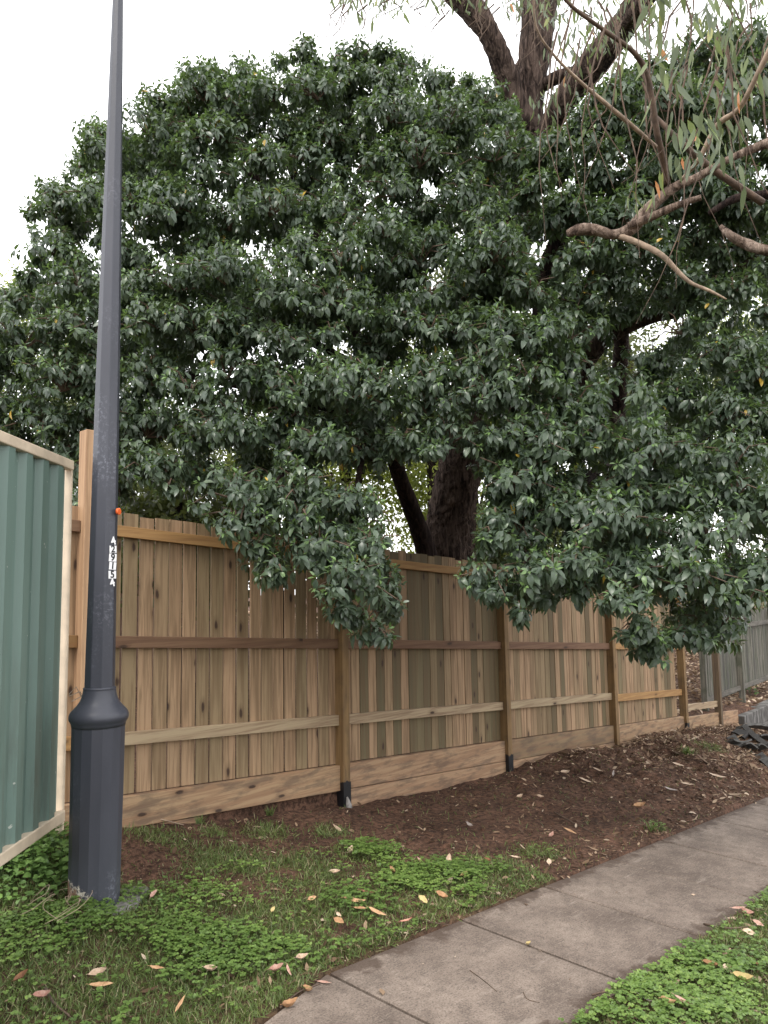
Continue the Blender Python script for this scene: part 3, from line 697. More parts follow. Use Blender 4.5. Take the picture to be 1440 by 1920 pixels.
V, Fa, c = gumleaves([(110, 1190, 1460, -60, 150, 3.2, 4.6, .10, .15), (70, 1270, 1460, 100, 330, 3.0, 4.4, .10, .16), (30, 1150, 1440, 130, 420, 3.3, 4.6, .08, .14), (260, 640, 1010, -70, 22, 6.6, 8.4, .09, .15), (36, 640, 760, -10, 30, 6.6, 8.4, .10, .16),
                      (160, 1010, 1200, -60, 70, 5.5, 8, .09, .14), (260, 1060, 1460, -80, 150, 5, 8, .09, .14), (420, 1010, 1460, -60, 270, 6, 8.5, .09, .14)])
link('foliage', npmesh('foliage', V, Fa, c), M_GUM, gum)

# ---- dense glossy-leaved trees: lobes of whorled sprigs laid out through the crown's volume
CROWN = [(-60, 560), (0, 545), (35, 490), (80, 470), (60, 430), (28, 395), (62, 352), (98, 340), (112, 290), (160, 232), (200, 208), (240, 190), (298, 168), (352, 122), (440, 92), (520, 80), (555, 60), (585, 66),
         (600, 88), (650, 82), (700, 70), (752, 66), (775, 78), (792, 118), (850, 136), (900, 128), (935, 165), (965, 220), (1000, 262), (1050, 240), (1090, 165), (1170, 115), (1250, 90), (1340, 60), (1500, 30),
         (1500, 1120), (1440, 1160), (1400, 1200), (1335, 1235), (1290, 1215), (1230, 1250), (1165, 1215), (1130, 1135), (1080, 1130), (1000, 1175), (930, 1160), (868, 1105), (900, 1030), (885, 960), (860, 900), (820, 860),
         (770, 860), (720, 880), (728, 960), (740, 1050), (765, 1150), (710, 1215), (640, 1200), (595, 1135), (575, 1100), (500, 1105), (440, 1090), (405, 1020), (395, 940), (350, 925), (250, 945), (215, 960), (170, 990), (120, 960), (60, 850), (-60, 840)]
HOLES = [[(715, 900), (800, 880), (890, 900), (880, 1050), (720, 1050)], [(1195, 612), (1258, 600), (1250, 650), (1205, 665)], [(590, 870), (700, 865), (715, 905), (610, 915)], [(985, 140), (1020, 150), (1015, 235), (985, 235)],
         [(1270, 1190), (1345, 1200), (1340, 1350), (1270, 1350)], [(385, 915), (425, 915), (420, 965), (385, 965)], [(900, 0), (1180, 0), (1140, 120), (1030, 258), (975, 245)]]
LIMBWIN = [[(1075, 720), (1105, 640), (1190, 580), (1290, 560), (1290, 612), (1200, 635), (1195, 800), (1130, 800), (1135, 670), (1105, 720)], [(990, 440), (1060, 430), (1055, 520), (1000, 530)], [(740, 860), (905, 850), (890, 1040), (740, 1040)]]
def dfront(x, y):
    v = np.interp(y, [60, 250, 450, 650, 850, 1050, 1250], [7.2, 6.7, 6.1, 5.6, 5.25, 4.85, 4.7])
    left = np.interp(x, [-60, 60, 260, 380], [.9, .9, .5, 0]); v = v+left*np.interp(y, [500, 800, 1000], [.4, 1, .6])
    right = sstep(1050, 1300, x)*np.interp(y, [150, 500, 800, 950], [-.6, .5, .5, .0]); v = v+right
    gap = np.exp(-((x-1150)/120)**2-((y-640)/130)**2)*.9
    return v+gap
def lobes(n, dlo, dhi, rlo, rhi, grow, seed, side):
    r_ = np.random.default_rng(seed); out_ = []
    tries = 0
    while len(out_) < n and tries < 40000:
        tries += 1
        x = r_.uniform(-60, 1500); y = r_.uniform(50, 1230); rad = r_.uniform(rlo, rhi); d = float(dfront(x, y))+r_.uniform(dlo, dhi)
        pr_ = rad*F_PX/d
        if not inpoly(x, y, CROWN): continue
        # lobes keep their own radius inside the outline
        ok = sum(bool(inpoly(x+pr_*.52*math.cos(a), y+pr_*.52*math.sin(a), CROWN)) for a in np.arange(0, 6.28, .7))
        if ok < 8: 
            if r_.random() > .0 and rad > .2:
                rad *= .5; pr_ *= .5
                ok = sum(bool(inpoly(x+pr_*.6*math.cos(a), y+pr_*.6*math.sin(a), CROWN)) for a in np.arange(0, 6.28, .7))
                if ok < 8: continue
            else: continue
        if any(inpoly(x, y, h_) for h_ in HOLES): continue
        if any(abs(x-o[0]) < pr_*grow and abs(y-o[1]) < pr_*grow*.8 and abs(d-o[2]) < .5 for o in out_): continue
        p = atd(x, y, d)
        relz = p[2]-GA*p[0]
        if abs(p[1]-YF) < rad*.8+.08 and relz-rad*.8 < 2.36: continue
        if p[1] > YF and relz < 2.0: continue
        out_.append((x, y, d, rad))
    return out_
def crown(name, parent, lb, per, size, mat, split):
    Cs = []; As = []; st = MB()
    for (x, y, d, rad) in lb:
        c = atd(x, y, d); m = int(per*(rad/.35)**2*rng.uniform(.8, 1.2))+3
        u = rvec(m); u[:, 2] = np.where(u[:, 2] < -.35, -u[:, 2], u[:, 2])
        rr = rad*(rng.random(m)**.35)[:, None]*np.array([1, 1, .72])
        # sprays trail outwards and down at the rim
        P = c+u*rr; rim = np.linalg.norm((u*rr)[:, :2], axis=1)/rad; P[:, 2] -= .25*rad*rim**2
        out_ = nrm(c-np.array([5.9, 6.2, 0])); out_[2] = 0
        A = u+np.array([0, 0, .15])+out_*.35
        Cs.append(P); As.append(A)
        if any(bool(inpoly(x, y, h_)) for h_ in LIMBWIN): continue
        for j in range(0, m, 5): st.tube([c-np.array([0, 0, .15*rad]), (c+P[j])/2+np.array([0, 0, .04]), P[j]], [.009, .006, .003], 4, cap=False)
    C_ = np.concatenate(Cs); A_ = np.concatenate(As)
    px, py, dd_ = proj(C_); relz = C_[:, 2]-GA*C_[:, 0]
    keep = ~((np.abs(C_[:, 1]-YF) < .17) & (relz < 2.45)) & ~((C_[:, 1] > YF) & (relz < 1.2))
    for h_ in HOLES[:6]: keep &= ~(inpoly(px, py, h_) & (rng.random(len(px)) < .93))
    for h_ in LIMBWIN: keep &= ~(inpoly(px, py, h_) & (dd_ < 9.9) & (rng.random(len(px)) < .95))
    C_ = C_[keep]; A_ = A_[keep]
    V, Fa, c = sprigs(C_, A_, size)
    # drop the leaves that would cut through fence or post
    ctr = V.reshape(-1, 8, 3); mn = ctr[:, :, 1].min(1); mx_ = ctr[:, :, 1].max(1); rz = (ctr[:, :, 2]-GA*ctr[:, :, 0]).min(1)
    bad = (mn < YF+.08) & (mx_ > YF-.06) & (rz < 2.36)
    good = ~bad; V = ctr[good].reshape(-1, 3); c = c.reshape(-1, 8)[good].ravel(); n = good.sum()
    fq = np.array([(0, 2, 1), (0, 3, 2), (1, 2, 5), (1, 5, 4), (2, 3, 6), (2, 6, 5), (4, 5, 7), (5, 6, 7)])
    Fa = (np.arange(n)[:, None, None]*8+fq[None]).reshape(-1, 3)
    link('crown', npmesh('crown', V, Fa, c), mat, parent); tag(st.build('twigs', M_TWIG, parent), kind='stuff')
    return n
LB = lobes(190, -.1, .35, .26, .46, .85, 1, 0)+lobes(240, .0, .7, .14, .24, .8, 9, 0)+lobes(165, .5, 1.3, .28, .5, .75, 2, 0)+lobes(70, 1.5, 2.8, .30, .5, .7, 3, 0)
SPL = lambda y: 930+max(0, 500-y)*.25
LA = [l for l in LB if l[0] < SPL(l[1])]; LR = [l for l in LB if l[0] >= SPL(l[1])]
ba = atd(810, 1150, 8.6); ba[2] = ground(ba[0], ba[1])
ta = empty('broadleaf_tree', ba, 'big dense dark green broadleaf tree spreading over the left and middle of the fence', 'tree')
limb([(812, 1150, 8.6, 46), (800, 1040, 8.6, 40), (783, 985, 8.5, 34), (755, 910, 8.3, 30), (735, 850, 8.0, 28), (690, 700, 7.5, 26), (620, 500, 7.2, 22), (540, 300, 7.6, 16)], 'trunk', M_BARKD, ta, 14, 6, .1)
for c in ([(735, 850, 8.0, 24), (650, 780, 6.8, 18), (520, 740, 6.5, 14), (330, 700, 6.6, 10)], [(690, 700, 7.5, 20), (600, 650, 6.6, 16), (420, 560, 6.6, 12), (200, 480, 7, 8)], [(650, 600, 7.1, 18), (760, 450, 7.2, 14), (800, 250, 7.6, 9)],
          [(590, 420, 7.3, 14), (430, 300, 7.4, 12), (260, 260, 7.5, 7)], [(735, 850, 8.0, 18), (620, 840, 6.2, 13), (520, 900, 5.5, 8), (480, 1000, 5.1, 5)], [(700, 760, 7, 18), (680, 850, 6, 12), (660, 1000, 5.4, 8), (680, 1120, 5, 4)]):
    limb(c, 'branch', M_BARKD, ta, 9, 5, .1)
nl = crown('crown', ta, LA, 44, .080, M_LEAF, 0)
bb = atd(1140, 1150, 10.5); bb[2] = ground(bb[0], bb[1])
tb = empty('broadleaf_tree', bb, 'dense dark green tree with arching dark limb on the right over the far fence', 'tree')
limb([(1140, 1150, 10.5, 50), (1148, 900, 10.2, 40), (1156, 780, 9.8, 34), (1164, 660, 9.3, 27), (1172, 560, 8.8, 24), (1200, 480, 8.6, 18), (1240, 380, 8.4, 12)], 'trunk', M_BARKD, tb, 14, 6, .1)
limb([(1060, 760, 8.0, 34), (1090, 690, 7.9, 40), (1118, 650, 7.8, 36), (1165, 615, 7.7, 34), (1220, 592, 7.6, 30), (1275, 580, 7.5, 26), (1340, 540, 7.3, 20), (1420, 480, 7, 14)], 'limb', M_BARK, tb, 16, 7, .1)
for c in ([(1150, 860, 10.1, 24), (1060, 760, 8.0, 30)], [(1150, 860, 10.1, 20), (1100, 900, 7, 16), (1040, 980, 5.8, 10), (980, 1060, 5.1, 6)], [(1156, 780, 9.8, 20), (1240, 860, 7, 16), (1300, 980, 5.8, 11), (1330, 1120, 5.2, 5)],
          [(1172, 560, 8.5, 18), (1100, 420, 8, 12), (1080, 330, 7.4, 7)], [(1200, 480, 8.4, 14), (1330, 380, 7.6, 10), (1430, 300, 7.2, 6)], [(1150, 860, 10.1, 18), (1180, 980, 6.8, 14), (1210, 1120, 5.3, 6)], [(1060, 430, 8, 34), (1030, 500, 8, 40), (1015, 620, 8.1, 30), (1080, 720, 8.1, 26)]):
    limb(c, 'branch', M_BARKD, tb, 9, 5, .1)
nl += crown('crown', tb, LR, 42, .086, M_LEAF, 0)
print('LEAVES', nl, 'lobes', len(LA), len(LR))

# ---- trees beyond the fence, seen through the gaps
def backtree(x, y, d, rad, n, label, mat, ls=.07, trunk=True, sx=1.0, name='background_tree'):
    c = atd(x, y, d); b = c.copy(); b[2] = float(ground(b[0], b[1])); e = empty(name, b, label, 'tree', 'trees beyond the fence')
    K = 26; cu = rvec(K)*(rng.random(K)**.4)[:, None]*rad*np.array([sx, sx, .85]); P = []
    for k in range(K): P.append(c+cu[k]+rvec(n//K)*(rng.random(n//K)**.5)[:, None]*rad*.36)
    P = np.concatenate(P); m = len(P); g = ground(P[:, 0], P[:, 1]); P = P[P[:, 2] > g+.15]; m = len(P)
    D = rvec(m)+np.array([0, 0, -.4]); N = rvec(m)+np.array([0, 0, .8])
    V, Fa, cc_ = leaf_arrays(P, D, N, ls*rng.uniform(.9, 1.6, m), ls*.6, .3, .15, rng.random(m))
    link('crown', npmesh('crown', V, Fa, cc_), mat, e)
    mb = MB(); mb.tube([b-np.array([0, 0, .2]), (b+c)/2+np.array([.1, 0, 0]), c, c+np.array([.1, .1, rad*.6])], [.13, .10, .07, .02], 9, rough=.1)
    for k in range(0, K, 3): mb.tube([c+np.array([0, 0, -.3*rad]), c+cu[k]*.5+np.array([0, 0, .1]), c+cu[k]], [.035, .02, .008], 5, cap=False)
    mb.build('trunk', M_BARKD, e, smooth=True)
backtree(650, 900, 13, 2.1, 15000, 'yellow-green tree behind the fence, left of the furrowed trunk', M_BACK)
backtree(890, 930, 14, 2.1, 14000, 'yellow-green tree behind the fence, right of the furrowed trunk', M_BACK)
backtree(430, 890, 15, 1.7, 6000, 'olive tree behind the fence above the shed roof', M_BACKD)
backtree(1080, 860, 16, 2.8, 15000, 'olive tree behind the arching limb', M_BACKD)
backtree(1345, 700, 19, 3.2, 14000, 'bright green tree standing beyond the arching limb on the right', M_BACK)
backtree(1440, 950, 21, 3.2, 13000, 'olive tree at the right edge behind the old grey fence', M_BACKD)
backtree(-10, 620, 17, 1.5, 6000, 'yellow-green treetop showing past the dense crown at the left edge', M_BACK)
backtree(230, 860, 12, 1.9, 12000, 'dark olive tree behind the tall pale end post', M_BACKD)
backtree(1180, 690, 13.5, 2.2, 15000, 'tall olive tree behind the dark upright trunk on the right', M_BACKD)
backtree(800, 640, 13, 2.3, 14000, 'tall olive tree behind the middle of the dense crown', M_BACKD)
for a_ in ((1300, 1150, 24, 1.9, 6000, 'olive shrub on the bank behind the unfinished bay'), (1420, 1120, 26, 2.0, 6000, 'olive shrub on the bank behind the old grey fence'), (330, 1010, 7.6, .9, 5000, 'dark shrub behind the left bay of the fence'), (510, 1020, 8.2, 1.0, 6000, 'dark shrub behind the fence, left of the second tall post'), (960, 1040, 10.4, .9, 3600, 'dark shrub behind the fence, right of the furrowed trunk')):
    backtree(*a_, M_BACKD, name='background_shrub')
# low shed behind the fence
shp = atd(400, 965, 9.5)
shd = empty('garden_shed', (shp[0], shp[1], ground(shp[0], shp[1])), 'low shed with dark eave behind the left bay of the fence', 'shed')
zb_ = float(ground(shp[0], shp[1])); sx_, sy_, sz_ = shp
M_SHED = simple('shed_wall', (.20, .12, .09), .8); M_ROOF = simple('shed_roof', (.30, .30, .31), .5); M_DK = simple('shed_fascia', (.02, .02, .025), .5)
MB().box((sx_-1.6, sy_, zb_-.3), (sx_+.25, sy_+2.2, sz_-.02)).build('wall', M_SHED, shd)
MB().box((sx_-1.75, sy_-.2, sz_-.02), (sx_+.4, sy_-.17, sz_+.07)).build('fascia', M_DK, shd)
MB().add([(sx_-1.8, sy_-.23, sz_+.075), (sx_+.45, sy_-.23, sz_+.075), (sx_+.45, sy_+2.4, sz_+.45), (sx_-1.8, sy_+2.4, sz_+.45), (sx_-1.8, sy_-.23, sz_+.10), (sx_+.45, sy_-.23, sz_+.10), (sx_+.45, sy_+2.4, sz_+.48), (sx_-1.8, sy_+2.4, sz_+.48)],
         [(0, 3, 2, 1), (4, 5, 6, 7), (0, 1, 5, 4), (1, 2, 6, 5), (2, 3, 7, 6), (3, 0, 4, 7)]).build('roof', M_ROOF, shd)

# ================================================================== GROUND COVER
def scatter(n, x0, x1, y0, y1, dens):
    X = rng.uniform(x0, x1, n); Y = rng.uniform(y0, y1, n); k = rng.random(n) < dens(X, Y); return X[k], Y[k]
def visible(X, Y, mg=60):
    Z = ground(X, Y); px, py, d = proj(np.stack([X, Y, Z], -1)); return (px > -mg-200) & (px < 1440+mg+200) & (py < 2150) & (d > .5)
def poleclear(X, Y): return (X-PB[0])**2+(Y-PB[1])**2 > .135**2
# clover and low broadleaf cover
cl_n = lambda X, Y: np.clip(fbm(X*1.9+9, Y*1.9+2, 4)*2.6+np.where(Y > PY1, np.interp(X, [2, 3.2], [.75, .42]), .55), .04, 1)*(Y < 3.9)
X, Y = scatter(120000, .4, 6.2, 0.4, 4.6, lambda X, Y: np.clip(green(X, Y)*1.4-.3, 0, 1)*cl_n(X, Y))
k = visible(X, Y) & poleclear(X, Y); X, Y = X[k], Y[k]; n = len(X)
hgt = .02+.035*np.clip(fbm(X*5, Y*5, 2)+.5, 0, 1)+rng.random(n)*.022; P = np.stack([X, Y, ground(X, Y)+hgt], -1)
az = rng.random(n)*6.28; Ps = []; Ds = []; Ns = []; Cs = []; base = np.clip(.45+.35*fbm(X*2, Y*2, 3)+rng.normal(size=n)*.16, 0, .97)
Nn = np.array([0, 0, 1.])+rng.normal(size=(n, 3))*.28
for j in range(3):
    a = az+j*2.09; Ps.append(P); Ds.append(np.stack([np.cos(a), np.sin(a), .15+0*a], -1)); Ns.append(Nn); Cs.append(base+rng.normal(size=n)*.05)
Ls = np.tile(.010+.009*rng.random(n), 3)
V, Fa, c = leaf_arrays(np.concatenate(Ps), np.concatenate(Ds), np.concatenate(Ns), Ls, Ls*.95, .3, .2, np.clip(np.concatenate(Cs), 0, 1), ((.35, .42), (.75, .5)))
tag(link('clover', npmesh('clover', V, Fa, c), M_CLOV), 'low green clover carpeting the verge either side of the footpath', 'clover', kind='stuff'); print('clover', n)
# grass
X, Y = scatter(560000, .4, 9.5, 0.4, 4.65, lambda X, Y: np.clip(green(X, Y)+.012, 0, 1)*np.interp(Y, [0, 3.9, 4.65], [1, 1, .7])*np.interp(X, [0, 6, 9], [1, .7, .4]))
k = visible(X, Y) & poleclear(X, Y) & ((Y < PY0) | (Y > edgeY(X))); X, Y = X[k], Y[k]; n = len(X)
P = np.stack([X, Y, ground(X, Y)-.003], -1); lean_ = rng.normal(size=(n, 3))*.55; D = lean_+np.array([0, 0, .75]); L = .022+.045*rng.random(n)**1.6
dry = rng.random(n) < .10; col = np.where(dry, 1, np.clip(.4+.3*fbm(X*3, Y*3, 2)+rng.normal(size=n)*.18, 0, .85))
V, Fa, c = leaf_arrays(P, D, rvec(n), L, .0032+.0018*rng.random(n), .5+rng.random(n)*.4, .1, col, ((.2, .5), (.6, .4)))
tag(link('grass', npmesh('grass', V, Fa, c), M_GRASS), 'short patchy grass on the verge between fence and footpath', 'grass', kind='stuff'); print('grass', n)
# bark and leaf litter
def lit(X, Y):
    m = sstep(6.0, 9, X)*(Y > PY1+.02)*(Y < 4.66)
    return np.clip(.16+.84*m*np.clip(1.0+fbm(X*1.5, Y*1.5, 3), 0, 1)+.45*np.exp(-((Y-PY1-.05)/.12)**2)+.3*(Y < PY0), 0, 1)*np.where((Y > PY0) & (Y < PY1), .02, 1)
X, Y = scatter(110000, .6, 15, .6, 4.66, lit); k = visible(X, Y) & poleclear(X, Y); X, Y = X[k], Y[k]; n = len(X)
onp = (Y > PY0) & (Y < PY1)
P = np.stack([X, Y, np.where(onp, pathz(X, Y), ground(X, Y))+.004+.006*rng.random(n)], -1); az = rng.random(n)*6.28
big_ = rng.random(n)**4; L = .009+.06*big_+.028*sstep(6, 9, X)*rng.random(n)+.10*(rng.random(n) < .012)*sstep(6, 8, X)
D = np.stack([np.cos(az), np.sin(az), rng.normal(size=n)*.25], -1); N = np.array([0, 0, 1.])+rng.normal(size=(n, 3))*.35
V, Fa, c = leaf_arrays(P, D, N, L, L*rng.uniform(.18, .5, n), rng.normal(size=n)*.35, .2, np.clip(rng.random(n)**1.25, 0, 1))
tag(link('bark_litter', npmesh('bark_litter', V, Fa, c), M_LITT), 'scattered bark chips and dry leaf litter over soil and verge', 'litter', kind='stuff'); print('litter', n)
# litter bank beyond the fence
X, Y = scatter(42000, 10, 34, 4.9, 24, lambda X, Y: np.ones_like(X)*.9); n = len(X); az = rng.random(n)*6.28
P = np.stack([X, Y, ground(X, Y)+.01+.03*rng.random(n)], -1); D = np.stack([np.cos(az), np.sin(az), rng.normal(size=n)*.4], -1); N = np.array([0, 0, 1.])+rng.normal(size=(n, 3))*.6
V, Fa, c = leaf_arrays(P, D, N, .12, .05, .3, .2, rng.random(n)**.7)
tag(link('leaf_litter', npmesh('leaf_litter', V, Fa, c), M_LITT), 'dry fallen leaves covering the bank behind the unfinished bay of the fence', 'litter', kind='stuff')
# soil clods
cl_ = MB(); X, Y = scatter(2600, 1.9, 13, 2.75, 4.62, lambda X, Y: np.clip(1-green(X, Y)*1.3, 0, 1)*np.interp(X, [2, 6, 8], [.35, .4, 1]))
for x, y in zip(X, Y):
    s = random.uniform(.006, .02)*(1.5 if random.random() < .08 else 1); z = float(ground(x, y)); vs = []
    for q in ((1, 0, 0), (-1, 0, 0), (0, 1, 0), (0, -1, 0), (0, 0, 1), (0, 0, -1)): vs.append(np.array([x, y, z])+np.array(q)*s*random.uniform(.6, 1.2))
    cl_.add(vs, [(0, 2, 4), (2, 1, 4), (1, 3, 4), (3, 0, 4), (2, 0, 5), (1, 2, 5), (3, 1, 5), (0, 3, 5)])
tag(cl_.build('soil_clods', M_SOIL), 'crumbly dark soil clods on the bare ground by the fence', 'soil', kind='stuff')

# ---- weeds
def weed(name, px, py, rad, n, ls, hmax, label, cat='weed', mat=M_WEED, flat=False):
    c = onground(px, py); e = empty(name, c, label, cat); P = []; st = MB()
    for k in range(n):
        a = random.uniform(0, 6.28); r = rad*math.sqrt(random.random()); x, y = c[0]+r*math.cos(a), c[1]+r*math.sin(a)
        if (x-PB[0])**2+(y-PB[1])**2 < .15**2: continue
        q = np.array([x, y, ground(x, y)+hmax*random.uniform(.3, 1)*(1-.55*(r/rad)**2)]); P.append(q)
        if k % 3 == 0: st.tube([(c[0]+(x-c[0])*.8, c[1]+(y-c[1])*.8, ground(x, y)-.01), q], [.0025, .0015], 4, cap=False)
    P = np.array(P); n = len(P); az = rng.random(n)*6.28; D = np.stack([np.cos(az), np.sin(az), -.1+.3*rng.random(n)], -1); N = np.array([0, 0, 1.])+rng.normal(size=(n, 3))*.3
    V, Fa, c_2 = leaf_arrays(P, D, N, ls*rng.uniform(.6, 1.2, n), ls*.62, .35, .2, np.clip(rng.normal(size=n)*.22+.45, 0, 1))
    link('leaves', npmesh('leaves', V, Fa, c_2), mat, e); tag(st.build('stems', M_WEED, e), kind='stuff')
weed('weed_clump', 85, 1615, .28, 620, .052, .20, 'leafy green weed clump below the steel fence, left of the lamp post')
weed('weed_clump', 30, 1665, .26, 380, .042, .11, 'lower green weed patch at the left edge by the steel fence')
weed('weed_clump', 1400, 1300, .22, 60, .10, .30, 'small yellow-green weed sprouting above the old retaining wall')
weed('weed_clump', 300, 1712, .16, 120, .026, .05, 'bright green weeds at the right of the lamp post footing')
weed('weed_clump', 790, 1632, .14, 90, .022, .035, 'small green weed patch by the path under the second post')
def tuft(px, py, n, L, label):
    c = onground(px, py); P = np.tile(c, (n, 1))+rng.normal(size=(n, 3))*(.012, .012, 0); D = rng.normal(size=(n, 3))*(.35, .35, 0)+np.array([0, 0, 1.])
    V, Fa, cc_ = leaf_arrays(P-c, D, rvec(n), L*rng.uniform(.6, 1.1, n), .006, .5, .1, rng.random(n)*.7, ((.2, .5), (.6, .4)))
    o = link('grass_tuft', npmesh('grass_tuft', V, Fa, cc_), M_GRASS, None, c); tag(o, label, 'grass tuft')
tuft(1222, 1560, 22, .11, 'single grass tuft on bare soil beside the far footpath')
tuft(505, 1530, 40, .09, 'grass tuft against the sleeper of the first bay')
tuft(1288, 1415, 50, .11, 'grass tuft on the mound below the last posts')
tuft(375, 1545, 30, .08, 'grass tuft in the bare soil right of the lamp post')

# ---- fallen leaves and twigs, each its own object
def fl_mesh(kind, L):
    n = 9; w_ = {'long': .2, 'broad': .5, 'curl': .42, 'small': .55}[kind]*L; me = MB(); vs = []; fs = []
    cu = {'long': .25, 'broad': .25, 'curl': .9, 'small': .35}[kind]; sw = random.uniform(-.25, .25)
    for i in range(n):
        t = i/(n-1); hw = w_/2*math.sin(math.pi*min(1, t**.85))**.8; z = cu*L*(t-.5)**2*1.5
        bend = sw*L*(t-.5)**2
        for s in (-1, -.5, 0, .5, 1): vs.append(((t-.5)*L, s*hw*(1+random.uniform(-.12, .12)*(abs(s) == 1))*(1+random.uniform(-.06, .06))+bend, z+abs(s)**2*hw*(.5+.9*(kind == 'curl'))+random.uniform(-.002, .002)+.002))
    for i in range(n-1):
        for j in range(4): fs.append((i*5+j, i*5+5+j, i*5+6+j, i*5+1+j))
    me.add(vs, fs); me.tube([(-.5*L, 0, cu*L*.375+.002), (-.62*L, .01*L, cu*L*.4)], [.0012, .001], 4); return me
def m_dry(name, c, c2):
    t = NT(name); g = t.noise(t.pos(), 30, 5, .6); col = t.ramp(g, (.35, c2), (.55, c)); t.bump(t.noise(t.pos((1, 4, 1)), 40, 3), .4, .003); return t.fin(col, .7, .2)
DRY = {'tan': m_dry('leaf_tan', (.52, .33, .19), (.34, .19, .10)), 'pale': m_dry('leaf_pale', (.60, .47, .36), (.42, .30, .21)), 'pink': m_dry('leaf_pink', (.46, .31, .25), (.33, .17, .13)), 'brown': m_dry('leaf_brown', (.30, .15, .08), (.17, .085, .05)),
       'yellow': m_dry('leaf_yellow', (.52, .43, .20), (.42, .31, .15)), 'red': m_dry('leaf_red', (.38, .12, .09), (.46, .30, .22)), 'orange': m_dry('leaf_orange', (.42, .25, .13), (.28, .15, .08)), 'grey': m_dry('leaf_grey', (.38, .33, .30), (.25, .21, .19))}
